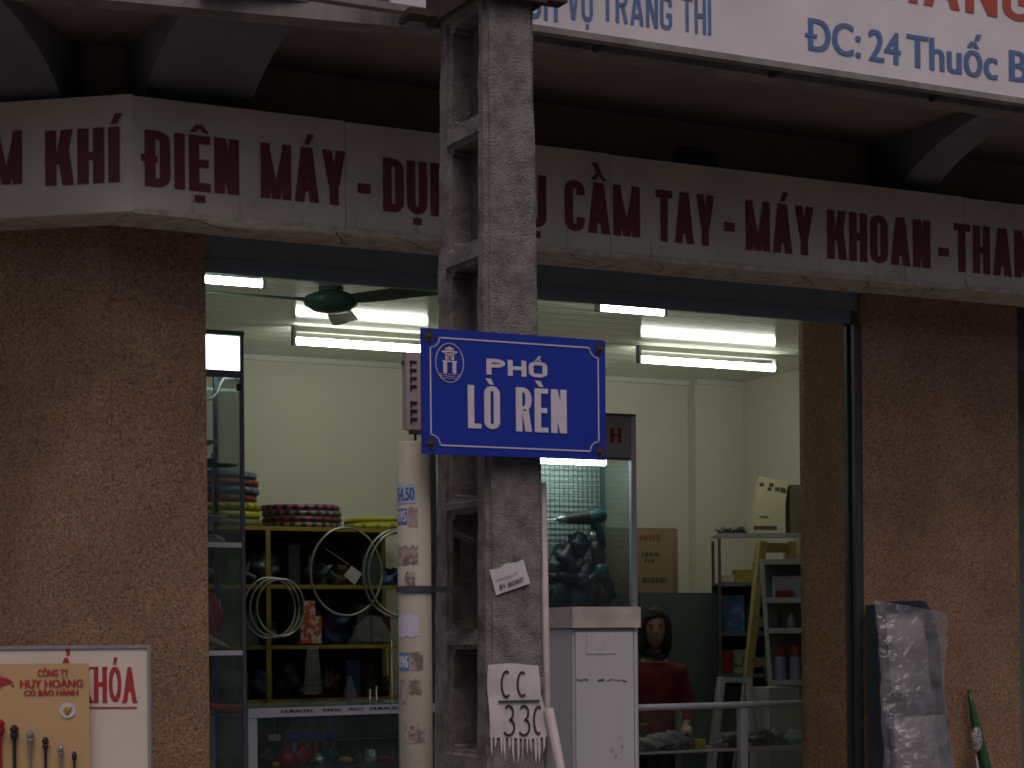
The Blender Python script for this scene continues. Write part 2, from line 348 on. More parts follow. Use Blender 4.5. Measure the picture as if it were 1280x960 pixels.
def gtext(word, P, u, width, cap, m, parent, wd=.43, st=.18, bt=.15, gap=.065, lift=.0015, name='lettering', ay=1.0):
    """one mesh per word: heavy capitals with Vietnamese accents"""
    up = Vector((0, 0, 1)); u = u.normalized(); nn = u.cross(up).normalized()
    L = []; x = 0
    for ch in word:
        if ch == ' ': x += wd*.6; continue
        b0, dd = DIA.get(ch, (ch, '')); w_ = st if b0 == 'I' else wd*GW.get(b0, 1)
        L.append((b0, dd, x, w_)); x += w_+gap
    tot = x-gap; sx = width/tot; bm = B(); n_ = 0
    for b0, dd, x0, w_ in L:
        pol = glyph(b0, w_, st, bt); c = w_/2; y = 1.0; fx = max(1, wd/.8); acc = []
        if b0 == 'D' and '-' in dd: pol.append([(-.06, .5-bt*.42), (w_*.5, .5-bt*.42), (w_*.5, .5+bt*.42), (-.06, .5+bt*.42)])
        if '.' in dd: pol.append([(c-st*.5, -.20), (c+st*.5, -.20), (c+st*.5, -.07), (c-st*.5, -.07)])
        if '^' in dd:
            acc += [[(-.17, y), (-.07, y), (.015, y+.10), (-.035, y+.16)], [(.17, y), (.07, y), (-.015, y+.10), (.035, y+.16)]]; y += .15
        if 'a' in dd: acc.append([(-.05, y), (.05, y), (.15, y+.19), (.02, y+.19)])
        if 'g' in dd: acc.append([(-.05, y), (.05, y), (-.02, y+.19), (-.15, y+.19)])
        for q in acc: pol.append([(c+a*fx, 1+.05*ay+(b-1)*ay) for a, b in q])
        for q in pol:
            n_ += 1; vs = [bm.verts.new(Vector(P)+u*((x0+a)*sx)+up*(b*cap)+nn*(lift+(n_ % 5)*.00012)) for a, b in q]; bm.faces.new(vs)
    m2 = bpy.data.meshes.new(name); bm.to_mesh(m2); bm.free()
    return finish(name, m2, m, parent)
def gp(word, px0, px1, pytop, pybase, n, m, parent, **k):
    a = at(px0, pybase, n); t = at(px0, pytop, n); b = at(px1, pybase, n)
    return gtext(word, a, X, b.x-a.x, t.z-a.z, m, parent, **k)
def ptext(body, px0, px1, pytop, pybase, n, m, parent, fat=0, lift=.0015, **k):   # pixels: ends, cap top and baseline at the left end
    a = at(px0, pybase, n); t = at(px0, pytop, n); b = at(px1, pybase, n)
    return text(body, a, X, b.x-a.x, t.z-a.z, m, parent, fat, lift, **k)

# ================================================================== setting
GZ = 0.0; PV = 0.14; FL = 0.22; CEIL = 3.40; YB = 4.30
XL = at(259, 600, 0).x; XR = at(1071, 600, 0).x
bm = B(); box(bm, -120, 120, -120, -4.6, -.3, GZ); tag(obj('road', bm, road_m), kind='structure')
bm = B(); box(bm, -120, 120, -4.6, 60, -.3, PV); tag(obj('pavement', bm, pavem), kind='structure')
bm = B(); box(bm, -120, 120, -4.78, -4.602, -.3, PV+.01); tag(obj('kerb', bm, concrete, bevel=.015), kind='structure')
bm = B(); box(bm, XL-1.6, XR+2.2, .02, YB, PV+.001, FL); tag(obj('shop_floor', bm, floorm), kind='structure')

# houses added unseen behind the camera to close the street and shade it
random.seed(99)
hx = -34.0
for k in range(9):
    hw = random.uniform(6.5, 8.5); hh = random.uniform(7, 9)
    hs = thing('added_row_house', (hx+hw/2, -16.2, PV), ['first', 'second', 'third', 'fourth', 'fifth', 'sixth', 'seventh', 'eighth', 'ninth'][k]+' added plastered row house from the left across the street, unseen behind the viewer', 'house', 'added row houses across the street')
    hm_ = [brownpl, slabm, bluepl][k % 3]
    bm = B(); box(bm, hx, hx+hw-.01, -24, -16.2, PV, hh); obj('wall', bm, hm_, hs)
    for fl_ in range(3):
        zf = PV+.6+fl_*3.3
        bm = B(); box(bm, hx, hx+hw-.01, -16.2, -15.5, zf+2.75, zf+2.9); obj('balcony', bm, slabm, hs)
        for j in range(2):
            xw = hx+hw*(.3+.4*j); bm = B(); box(bm, xw-.7, xw+.7, -16.215, -16.19, zf+.5, zf+2.2); obj('window', bm, darkm, hs)
    hx += hw
# building shell
UCH = (-RT + FW*0.198).normalized()       # chamfered corner runs off to the left along this
UCHr = -UCH
bld = thing('shop_building', (XL, 0, PV), 'corner shop building with speckled brown granite pillars under a dark balcony', 'building')
K2 = at(140, 600, 0)                      # pillar arris
K1 = at(166, 240, -.30)                   # fascia arris
# left pillar (front face then turned face)
bm = B(); box(bm, K2.x, XL, 0, .45, PV, 3.5); obj('granite_pillar', bm, GRAN, bld)
bm = B()
e = K2 + UCH*3.2; nb = Vector((.25, .97, 0))*.45
hexa(bm, [(e.x, e.y, PV), (K2.x-.001, K2.y+.0005, PV), (K2.x-.001+nb.x, nb.y, PV), (e.x+nb.x, e.y+nb.y, PV), (e.x, e.y, 3.5), (K2.x-.001, K2.y+.0005, 3.5), (K2.x-.001+nb.x, nb.y, 3.5), (e.x+nb.x, e.y+nb.y, 3.5)])
obj('granite_wall', bm, GRAN, bld)
XR2 = at(1274, 700, 0).x
YJ = atx(1005, 600, XR).y
bm = B(); box(bm, XR+.035, XR2, 0, .5, PV, 3.5); obj('granite_pillar', bm, GRAN, bld)
bm = B(); box(bm, XR, XR+.033, .09, YJ, PV, 3.5); obj('polished_jamb', bm, GRANP, bld)
bm = B(); box(bm, XR-.005, XR+.030, .005, .028, PV, 3.06); box(bm, XR-.005, XR+.030, .062, .086, PV, 3.06); box(bm, XR+.024, XR+.034, .028, .062, PV, 3.06)
obj('shutter_rail', bm, darkm, bld)
# shutter box over the opening
zl = at(257, 341, .02).z; zr = at(1063, 405, .02).z
bm = B(); box(bm, XL+.002, XR+.03, .02, .34, (at(257, 341, .34).z+at(1063, 402, .34).z)/2, 3.5); obj('shutter_box', bm, boxm, bld)
bm = B(); box(bm, XL+.003, XR-.006, .03, .055, (zl+zr)/2+.004, (at(257, 341, .34).z+at(1063, 402, .34).z)/2-.001); obj('shutter_slat', bm, boxm, bld)
# inner walls
yb2 = YB-.10
xs_ = at(870, 600, yb2).x
bm = B(); box(bm, XL-1.6, XR+2.4, YB, YB+.15, FL, CEIL+.1); box(bm, xs_, XR+2.2, yb2, YB-.001, FL, CEIL); obj('back_wall', bm, cream, bld)
bm = B(); box(bm, XL-1.6, XL-1.45, .5, YB-.002, FL, CEIL+.1); obj('side_wall', bm, cream, bld)
bm = B(); box(bm, XR+2.2, XR+2.35, .503, YB-.102, FL, CEIL+.1); obj('side_wall', bm, cream, bld)
# the bay next door
bm = B(); box(bm, XR+.5, XR2, .501, .6, PV, 3.5); obj('partition_wall', bm, cream, bld)
bm = B(); box(bm, XR2+.001, XR2+3, .42, .5, PV, 3.5); obj('neighbouring_wall', bm, mat('pale_green_paint', (.16, .19, .15), .8), bld)
bm = B(); box(bm, XR2+.002, XR2+.03, .05, .1, PV, 2.98); box(bm, XR2+.03, XR2+3, .05, .1, 2.9, 3.4); obj('neighbouring_shutter_frame', bm, darkm, bld)
# plaster wall above fascia; lighter colour stands in for light lost under the slab
ZW = 3.46; ZS = 3.92
lightened = mat('lightened_plaster', (.52, .42, .33), .9, col2=(.34, .27, .21), scale=3, amt=.7, bump=.2)
bm = B(); box(bm, K2.x, 9, .03, .4, 3.502, ZS); obj('upper_wall', bm, lightened, bld)
bm = B()
hexa(bm, [(e.x, e.y+.03, 3.502), (K2.x-.001, .03, 3.502), (K2.x+.1, .4, 3.502), (e.x+.1, e.y+.4, 3.502), (e.x, e.y+.03, ZS), (K2.x-.001, .03, ZS), (K2.x+.1, .4, ZS), (e.x+.1, e.y+.4, ZS)])
obj('upper_wall', bm, lightened, bld)
# balcony slab with edge beam : main run and the turned run at the corner
YS = -1.0
zb = at(1000, 101, YS).z                 # underside of the edge beam
Bp = at(600, 46, YS); UB = (RT+FW*.33).normalized()
ZT = zb+.30
J = Vector((Bp.x, YS, 0)); L1 = J-UB*5
bm = B(); poly_prism(bm, [(J.x, YS, zb+.09), (9, YS, zb+.09), (9, .6, zb+.09), (J.x, .6, zb+.09)], (0, 0, .12)); obj('balcony_slab', bm, brownpl, bld)
bm = B(); poly_prism(bm, [(L1.x, L1.y, zb+.09), (J.x-.001, YS, zb+.09), (J.x-.001, .6, zb+.09), (L1.x, 1.5, zb+.09)], (0, 0, .12)); obj('balcony_slab', bm, brownpl, bld)
bm = B(); box(bm, J.x, 9, YS-.002, YS+.10, zb, ZT); obj('balcony_beam', bm, slabm, bld, bevel=.008)
bm = B(); obox(bm, L1, UB, 5, .10, zb, ZT); obj('balcony_beam', bm, slabm, bld, bevel=.008)
# first floor wall above, out of frame
bm = B(); box(bm, K2.x-3, 9, .1, .4, zb+.24, 6.6); obj('upper_storey_wall', bm, bluepl, bld)
# curved consoles carrying the balcony
def console(P, u, width, reach, zlow, ztop, name='console'):
    n_ = Vector((u.y, -u.x, 0))           # outwards
    pr = [(0, zlow)]
    for k in range(13):
        t = k/12*math.pi/2; pr.append((.06+(reach-.06)*(1-math.cos(t)), zlow+.03+(ztop-.06-zlow)*math.sin(t)))
    pr += [(reach, ztop), (0, ztop)]
    b_ = B(); poly_prism(b_, [Vector((P.x, P.y, 0))+n_*d+Vector((0, 0, z)) for d, z in pr], u*width)
    return obj(name, b_, bluepl, bld)
console(at(1085, 180, .02), X, .20, 1.0, 3.35, zb+.088)
console(Vector((K2.x+.08, .02, 0)), X, .42, .92, 3.35, zb+.088)
console(K2+UCH*.72+Vector((0, .02, 0)), UCHr, .62, .85, 3.35, zb+.088)
# ceiling of glossy plastic boards
bm = B(); box(bm, XL-1.6, XR+2.19, .345, YB-.002, CEIL+.02, CEIL+.08); ceil = obj('ceiling', bm, battm); tag(ceil, kind='structure')
npan = 22; y0 = .345; pw = (YB-.004-y0)/npan
proto = None
for i in range(npan):
    if proto is None:
        bm = B()
        xa, xb = XL-1.44, XR+2.19
        prof = [(0, .016), (.0, .002), (.006, .0), (pw*.30, 0), (pw*.315, .005), (pw*.345, .005), (pw*.36, 0), (pw*.63, 0), (pw*.645, .005), (pw*.675, .005), (pw*.69, 0), (pw-.008, 0), (pw-.004, .006), (pw-.001, .006), (pw-.001, .016)]
        poly_prism(bm, [(xa, y0+a, CEIL+b) for a, b in prof], (xb-xa, 0, 0))
        proto = obj('ceiling_board', bm, pvc, ceil)
    else:
        c = proto.copy(); COL.objects.link(c); c.location.y += pw*i
# cornice strip
bm = B(); box(bm, XL-1.44, xs_-.002, YB-.03, YB-.001, CEIL-.035, CEIL-.001); box(bm, xs_-.001, XR+2.18, yb2-.03, yb2-.001, CEIL-.035, CEIL-.001); obj('cornice', bm, pvc, bld)

# ================================================================== shop fascia
ZF0 = (at(300, 273, -.3).z+at(1100, 354, -.3).z)/2
ZF1 = (at(500, 158, -.3).z+at(1100, 233, -.3).z)/2
fas = thing('shop_fascia_sign', (K1.x, -.3, ZF0), 'long shop fascia sign with maroon capitals wrapping the building corner', 'sign')
cuts = [K1.x, at(432, 300, -.3).x, at(763, 300, -.3).x, at(1205, 300, -.3).x, at(1205, 300, -.3).x+2.2]
for i in range(4):
    bm = B(); box(bm, cuts[i]+(.003 if i else 0), cuts[i+1], -.3, -.27, ZF0, ZF1-(.004*i)); obj('face_panel', bm, fasm, fas, bevel=.003, segs=1)
    bm = B(); box(bm, cuts[i]+(.003 if i else 0), cuts[i+1], -.268, .018, ZF0+.004, ZF0+.03); obj('underside_board', bm, lipm, fas)
bm = B(); box(bm, K1.x, cuts[-1], -.306, -.301, ZF0-.006, ZF0+.012); obj('edge_trim', bm, lipm, fas)
bm = B(); Lp = K1+UCH*3.2
obox(bm, Lp, UCHr, 3.2, .03, ZF0+.002, ZF1+.006); obj('face_panel', bm, fasm, fas, bevel=.003, segs=1)
bm = B()
hexa(bm, [(Lp.x, Lp.y+.02, ZF0+.004), (K1.x-.004, -.268, ZF0+.004), (K1.x-.004, .016, ZF0+.004), (Lp.x, Lp.y+.4, ZF0+.004)]+[(Lp.x, Lp.y+.02, ZF0+.03), (K1.x-.004, -.268, ZF0+.03), (K1.x-.004, .016, ZF0+.03), (Lp.x, Lp.y+.4, ZF0+.03)])
obj('underside_board', bm, lipm, fas)
for k in range(7):
    bm = B(); x_ = K1.x+.3+k*.83; bar(bm, (x_, -.262, ZF1-.05), (x_, .03, ZF1-.05), .03); obj('bracket', bm, darkm, fas)
for body, a, b, t, s in (('ĐIỆN', 181, 299, 162, 232.5), ('MÁY', 326, 432, 178, 247), ('-', 447, 463, 0, 0), ('DỤNG', 479, 592, 197, 264), ('CỤ', 628, 683, 214, 280),
                         ('CẦM', 706, 800, 224, 288), ('TAY', 820, 893, 237, 301), ('-', 905, 918, 0, 0), ('MÁY', 932, 1017, 250, 312), ('KHOAN', 1034, 1163, 262, 323), ('-', 1173, 1186, 0, 0), ('THANH', 1192, 1313, 279, 339)):
    if body == '-':
        yc = {447: 235, 905: 283, 1173: 314.5}[a]; p = at(a, yc, -.3); q = at(b, yc, -.3); bm = B(); box(bm, p.x, q.x, -.3025, -.3005, p.z-.019, p.z+.019); obj('lettering', bm, redl, fas)
    else: gp(body, a, b, t, s, -.301, redl, fas)
for body, a, b, t, s in (('KHÍ', 57, 150, 164, 233), ('KIM', -62, 28, 169, 235)):
    p = atp(a, s, K1, UCH); q = atp(b, s-2, K1, UCH); tt = atp(a, t, K1, UCH)
    gtext(body, p, UCHr, (q-p).length, tt.z-p.z, redl, fas, lift=.003)

random.seed(77)
bm = B()
for k in range(9):
    x_ = K1.x+.1+k*.55+random.uniform(-.2, .2); y_ = -.26; z_ = ZF0+.0035; P_ = []
    for j in range(6): P_.append((x_, y_, z_)); x_ += random.uniform(.01, .07); y_ += random.uniform(.02, .06)
    for j in range(5):
        if P_[j+1][1] < 0: bar(bm, P_[j], P_[j+1], .004, .0012)
obj('crack', bm, mat('crack_dark', (.03, .025, .02), .95), fas)['kind'] = 'stuff'
bm = B()
for k in range(16):
    x_ = K1.x+random.uniform(0, 4.6); h_ = random.uniform(.02, .10); poly_prism(bm, [(x_, -.3009-.00002*k, ZF0+.014), (x_+random.uniform(.006, .02), -.3009-.00002*k, ZF0+.014), (x_+.004, -.3009-.00002*k, ZF0+.014+h_)], (0, .0004, 0))
obj('dirt_run', bm, mat('dirt_brown', (.54, .48, .40), .95), fas)['kind'] = 'stuff'
# upper banner -------------------------------------------------------------
YBN = -1.14
zbn = (at(700, 47, YBN).z+at(1200, 117, YBN).z)/2
xbl = at(489, 5, YBN).x
ban = thing('balcony_banner', (xbl, YBN, zbn), 'pale pinkish white banner board with blue address lettering fixed along the balcony edge', 'banner')
bm = B(); box(bm, xbl, 8, YBN, YBN+.02, zbn+.025, zbn+1.2); obj('sheet', bm, banm, ban)
bm = B(); box(bm, xbl-.9, 8, YBN-.012, YBN+.03, zbn, zbn+.024); obj('bottom_rail', bm, slabm, ban, bevel=.004, segs=1)
for k in range(10): bm = B(); bar(bm, (xbl+.1+k*.8, YBN+.03, zbn+.012), (xbl+.1+k*.8, YS-.002, zbn+.012), .02); obj('bracket', bm, darkm, ban)
for body, a, b, t, s in (('DỊCH', 630, 697, -34, 17), ('VỤ', 709, 741, -24, 23), ('TRÀNG', 752, 840, -18, 24.5), ('THI', 852, 889, -6, 38)):
    gp(body, a, b, t, s, YBN-.001, blul, ban, wd=.46, st=.13, bt=.12, gap=.08)
for body, a, b, t, s in (('DC:', 1010, 1076, 22, 62), ('24', 1085, 1126, 36, 75), ('Thuốc', 1133, 1247, 42, 82), ('Bắc', 1261, 1330, 62, 100)):
    ptext(body, a, b, t, s, YBN-.001, blul, ban, fat=.03)
p, q_ = at(1006, 43, YBN-.001), at(1021, 43, YBN-.001); bm = B(); box(bm, p.x, q_.x, YBN-.004, YBN-.0022, p.z-.006, p.z+.006); obj('lettering', bm, blul, ban)
gp('HÀNG', 1105, 1292, -62, -3, YBN-.001, orgl, ban, wd=.62, st=.17, bt=.15, gap=.1)
# dark drum behind fascia top
p = at(869, 205, -.12)
bm = B(); lathe(bm, [(.03, -.075), (.085, -.07), (.092, -.05), (.085, -.04), (.092, -.02), (.085, -.008), (.092, .012), (.085, .022), (.092, .045), (.08, .07), (.02, .075)], (p.x, p.y, ZF1+.03), 20, 'X')
bm2 = bm; d = obj('cable_drum', bm2, mat('dark_blue_rubber', (.05, .085, .13), .5, amt=.3), smooth=False)
tag(d, 'small dark blue ribbed cable coil lying on top of the long fascia sign', 'cable coil')
bm = B()
for dx_ in (-.05, .05): bar(bm, (p.x+dx_, p.y, ZF1-.06), (p.x+dx_, p.y, ZF1-.05), .02)
bm.free()

# ================================================================== utility pole
YP = -2.24-.0
YP = (CAM.y + 6.0*FW.y + ((605-640)/F)*6.0*RT.y)
def pole_x(py, side):                      # x of left / right front edges by height
    l = at({0: 605, 1: 611}[0]+(py-10)/930*6, py, YP).x; r = at(668+(py-10)/930*17, py, YP).x
    return l if side == 0 else r
def lin(z, za, va, zb_, vb): return va+(vb-va)*(z-za)/(zb_-za)
zA = at(605, 10, YP).z; zB = at(611, 940, YP).z
lA, lB = at(605, 10, YP).x, at(611, 940, YP).x
rA, rB = at(668, 10, YP).x, at(685, 940, YP).x
def ydep(px, py, xx): return atx(px, py, xx).y
bA, bB = ydep(548, 10, lA), ydep(541, 940, lB)       # rear edge
fA, fB = ydep(595, 10, lA), ydep(594, 940, lB)       # front flange inner
gA, gB = ydep(560, 10, lA), ydep(561, 940, lB)       # rear flange inner
def L_(z): return lin(z, zA, lA, zB, lB)
def R_(z): return lin(z, zA, rA, zB, rB)
def seg_box(bm, z0, z1, ya, yb_, inset=0.0):
    p = []
    for z in (z0, z1):
        y1, y2 = ya(z), yb_(z); p += [(L_(z)+inset, y1, z), (R_(z)-inset, y1, z), (R_(z)-inset, y2, z), (L_(z)+inset, y2, z)]
    hexa(bm, p)
fr = lambda z: YP+lin(z, zA, 0, zB, 0); fi = lambda z: lin(z, zA, fA, zB, fB); gi = lambda z: lin(z, zA, gA, zB, gB); be = lambda z: lin(z, zA, bA, zB, bB)
pole = thing('concrete_utility_pole', ((L_(PV)+R_(PV))/2, (YP+be(PV))/2, PV), 'grey concrete ladder-sided utility pole standing at the kerb in front of the shop', 'utility pole')
PT = 7.6
def pole_part(z0, z1):
    bm = B(); seg_box(bm, z0, z1, fr, fi); seg_box(bm, z0, z1, gi, be)
    return bm
bm = B()
hz = [(640, 785), (812, 940), (485, 620), (330, 455), (175, 300), (20, 145)]
yref = YP+.12
holes = sorted([(at(577, b, yref).z, at(577, t, yref).z) for t, b in hz])
zc, pitch = holes[0][0], (holes[-1][0]-holes[0][0])/5
while holes[-1][1]+pitch < PT: holes.append((holes[-1][0]+pitch, holes[-1][1]+pitch))
while holes[0][0]-pitch > PV+.1: holes.insert(0, (holes[0][0]-pitch, holes[0][1]-pitch))
# build the shaft as one outer prism skin with the holes cut through
ZL = [PV]+[v for h in holes for v in h]+[PT]
cols = [fr, fi, gi, be]
V = {}
def vv(i, j, side):
    k = (i, j, side)
    if k not in V:
        z = ZL[i]; xx = L_(z) if side == 0 else R_(z); V[k] = bm.verts.new((xx, cols[j](z), z))
    return V[k]
for i in range(len(ZL)-1):
    hole = i % 2 == 1
    for j in range(3):
        if hole and j == 1: continue
        for s in (0, 1): bm.faces.new((vv(i, j, s), vv(i, j+1, s), vv(i+1, j+1, s), vv(i+1, j, s)))
    bm.faces.new((vv(i, 0, 0), vv(i, 0, 1), vv(i+1, 0, 1), vv(i+1, 0, 0)))
    bm.faces.new((vv(i, 3, 0), vv(i, 3, 1), vv(i+1, 3, 1), vv(i+1, 3, 0)))
    if hole:
        for j in (1, 2): bm.faces.new((vv(i, j, 0), vv(i, j, 1), vv(i+1, j, 1), vv(i+1, j, 0)))
        for q in (i, i+1): bm.faces.new((vv(q, 1, 0), vv(q, 2, 0), vv(q, 2, 1), vv(q, 1, 1)))
for q in (0, len(ZL)-1):
    for j in range(3): bm.faces.new((vv(q, j, 0), vv(q, j+1, 0), vv(q, j+1, 1), vv(q, j, 1)))
bmesh.ops.recalc_face_normals(bm, faces=bm.faces)
bmesh.ops.bevel(bm, geom=[e_ for e_ in bm.edges if len(e_.link_faces) == 2 and e_.calc_face_angle(0) > .6], offset=.015, segments=3, affect='EDGES')
bmesh.ops.triangulate(bm, faces=[f for f in bm.faces if len(f.verts) > 4])
for _ in range(1):
    bmesh.ops.subdivide_edges(bm, edges=[e_ for e_ in bm.edges if e_.calc_length() > .10], cuts=3, use_grid_fill=True)
bmesh.ops.subdivide_edges(bm, edges=[e_ for e_ in bm.edges if e_.calc_length() > .06], cuts=2, use_grid_fill=True)
for v in bm.verts:
    v.co += Vector((noise.noise(v.co*9), noise.noise(v.co*9+Vector((7, 3, 1))), 0))*.004
shaft = obj('shaft', bm, concrete, pole)
shaft.data.materials.clear()
# concrete with blotches and vertical edge wear
shaft.data.materials.append(concrete)
# web set back between the flanges, added dark to put shade in the openings
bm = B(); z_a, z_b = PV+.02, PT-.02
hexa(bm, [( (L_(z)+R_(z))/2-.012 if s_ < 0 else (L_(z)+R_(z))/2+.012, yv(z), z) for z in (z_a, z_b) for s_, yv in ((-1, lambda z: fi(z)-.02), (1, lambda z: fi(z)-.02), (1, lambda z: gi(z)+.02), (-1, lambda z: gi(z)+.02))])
obj('web', bm, mat('shade_dark_concrete', (.10, .085, .08), .95, col2=(.045, .04, .038), scale=10, amt=.9, bump=.5, bscale=80), pole)
# painted number patch
def on_pole(px, py, lift): return at(px, py, YP-lift)
bm = B()
top = []; 
outl = [(610, 831), (640, 829), (673, 832), (675, 850), (676, 868), (681, 885), (684, 905), (684, 921), (660, 924), (640, 922), (613, 922), (612, 890), (609, 860)]
vs = [at(a, b, YP-.006) for a, b in outl]
poly_prism(bm, vs, (0, .0012, 0))
random.seed(3)
for k in range(13):
    x_ = 615+k*5.4+random.uniform(-1, 1); l_ = random.uniform(14, 36); wv = random.uniform(.8, 1.8)
    poly_prism(bm, [at(x_-wv, 921, YP-.0062), at(x_+wv, 921, YP-.0062), at(x_+wv*.8+random.uniform(-1, 1), 921+l_*.6, YP-.0062), at(x_+random.uniform(-2, 2), 921+l_, YP-.0062), at(x_-wv*.7, 921+l_*.5, YP-.0062)], (0, .0012, 0))
obj('painted_patch', bm, mat('white_limewash', (.66, .58, .56), .85, col2=(.40, .34, .32), scale=12, amt=.7), pole)
def stroke(bm, pts, wd, y, sm=True):
    P_ = [at(a, b, y) for a, b in pts]
    for i in range(len(P_)-1): bar(bm, P_[i], P_[i+1]+(P_[i+1]-P_[i]).normalized()*wd*.3, wd, .0016, up=Vector((0, 1, 0)))
def arc(cx, cy, rx, ry, a0, a1, n_=10): return [(cx+rx*math.cos(R(a0+(a1-a0)*i/n_)), cy-ry*math.sin(R(a0+(a1-a0)*i/n_))) for i in range(n_+1)]
bm = B(); yk = YP-.0085
stroke(bm, arc(633, 855, 6, 16, 60, 300), .006, yk); stroke(bm, arc(653, 855, 6, 15, 60, 300), .006, yk)
stroke(bm, [(623, 877), (674, 876)], .006, yk-.001)
for cx in (636, 655):
    stroke(bm, arc(cx, 891, 5.5, 9, 140, -80), .006, yk); stroke(bm, arc(cx, 909, 7, 10, 80, -140), .006, yk)
stroke(bm, arc(673, 900, 5.5, 17, 60, 290), .006, yk)
obj('number_marking', bm, ink, pole)
# pasted notice
q = [at(612, 712, YP-.007), at(654, 699, YP-.009), at(663, 729, YP-.011), at(620, 744, YP-.008)]
bm = B(); poly_prism(bm, [q[0], q[0].lerp(q[1], .25)+Vector((0, 0, -.006)), q[0].lerp(q[1], .5)+Vector((0, 0, .004)), q[0].lerp(q[1], .8)+Vector((0, 0, -.004)), q[1], q[2], q[3]], (0, .0008, 0))
notice = obj('pasted_notice', bm, paper, pole)
uu = (q[2]-q[3]).normalized(); up_ = (q[0]-q[3]).normalized()
text('ĐT: 8623077', q[3]+uu*.016+up_*.012, uu, .085, .013, ink, notice, fat=.03, up=up_, lift=.003)
text('NHẬN KHOAN CẮT', q[3]+uu*.012+up_*.038, uu, .075, .007, ink, notice, up=up_, lift=.003)
# pole-top clamp
zc_ = at(640, 1, YP).z
bm = B(); box(bm, L_(zc_)-.03, R_(zc_)+.03, YP-.03, YP-.012, zc_, zc_+.1); box(bm, L_(zc_)-.03, R_(zc_)+.03, be(zc_)+.012, be(zc_)+.03, zc_, zc_+.1)
box(bm, L_(zc_)-.03, L_(zc_)-.012, YP-.012, be(zc_)+.012, zc_, zc_+.1); box(bm, R_(zc_)+.012, R_(zc_)+.03, YP-.012, be(zc_)+.012, zc_, zc_+.1)
box(bm, R_(zc_)+.03, R_(zc_)+.10, YP-.03, YP+.03, zc_+.01, zc_+.03); box(bm, L_(zc_)-.12, L_(zc_)-.03, be(zc_)-.05, be(zc_)+.02, zc_+.01, zc_+.03)
obj('steel_clamp', bm, rust, pole, bevel=.003, segs=1)
# iron bracket in the ladder opening
xl_ = L_(1.75)
def psp(px, py): return atx(px, py, xl_-.004)
bm = B()
for a, b in (((570, 668), (570, 778)), ((570, 668), (590, 676)), ((572, 778), (590, 780))):
    bar(bm, psp(*a), psp(*b), .014, .02, up=X)
obj('iron_bracket', bm, rust, pole)

# ================================================================== street name sign
YSN = YP-.045
c4 = [at(529, 407, YSN), at(756, 428, YSN), at(758, 577, YSN), at(527, 565, YSN)]
sx0, sx1 = (c4[0].x+c4[3].x)/2, (c4[1].x+c4[2].x)/2; sz1, sz0 = (c4[0].z+c4[1].z)/2, (c4[2].z+c4[3].z)/2
sign = thing('street_name_sign', ((sx0+sx1)/2, YSN, sz0), 'blue enamel street name sign bolted across the concrete pole', 'street sign')
bm = B(); box(bm, sx0, sx1, YSN, YSN+.012, sz0, sz1)
obj('panel', bm, signb, sign, bevel=.004)
YL = YSN-.0012
W_ = sx1-sx0; H_ = sz1-sz0
def SP(u, v, d=0): return Vector((sx0+u*W_, YL-d, sz0+v*H_))
def ring(bm, pts, wd, closed=True):
    n_ = len(pts)
    for i in range(n_ if closed else n_-1):
        a, b = pts[i], pts[(i+1) % n_]; dd = (b-a).normalized()*wd*.4
        bar(bm, a-dd, b+dd, wd, .001, up=Vector((0, 1, 0)))
bm = B(); ix, iy, cut = .030, .030, .030
pts = []
def corner(cx, cz, a0, a1): return [Vector((cx+cut*math.cos(R(a)), YL, cz+cut*math.sin(R(a)))) for a in [a0+(a1-a0)*k/5 for k in range(6)]]
pts += corner(sx0+ix-.004, sz0+iy-.004, 90, 0); pts += corner(sx1-ix+.004, sz0+iy-.004, 180, 90)
pts += corner(sx1-ix+.004, sz1-iy+.004, 270, 180); pts += corner(sx0+ix-.004, sz1-iy+.004, 360, 270)
ring(bm, pts, .004); obj('border_line', bm, signw, sign)
for u, v in ((.035, .935), (.965, .925), (.04, .08), (.962, .065)):
    p = SP(u, v); bm = B(); lathe(bm, [(.001, -.005), (.005, -.0045), (.0075, -.002), (.008, .0)], p, 12, 'Y'); obj('bolt', bm, rust, sign, smooth=True)
    bm = B(); random.seed(int(u*1000+v*77)); P_ = []
    for k in range(14):
        a_ = k/14*2*math.pi; r_ = .015*random.uniform(.75, 1.35); P_.append((p.x+r_*math.cos(a_), YL-.0006, p.z+r_*math.sin(a_)*1.1))
    poly_prism(bm, P_, (0, .0005, 0)); obj('rust_patch', bm, mat('rusted_enamel', (.05, .035, .035), .9, amt=.5), sign)
def stext(body, a, b, t, s, fat): 
    p = at(a, s, YL); q_ = at(b, s, YL); t_ = at(a, t, YL); text(body, p, X, q_.x-p.x, t_.z-p.z, signw, sign, fat=fat, lift=.0005)
gp('PHỐ', 608, 684, 448, 468, YL, signw, sign, wd=1.15, st=.30, bt=.23, gap=.15, lift=.0005, ay=.85)
gp('LÒ', 585, 625, 481, 535, YL, signw, sign, wd=.36, st=.145, bt=.11, gap=.07, lift=.0005, ay=.72); gp('RÈN', 645, 708.5, 484, 539, YL, signw, sign, wd=.36, st=.145, bt=.11, gap=.065, lift=.0005, ay=.72)
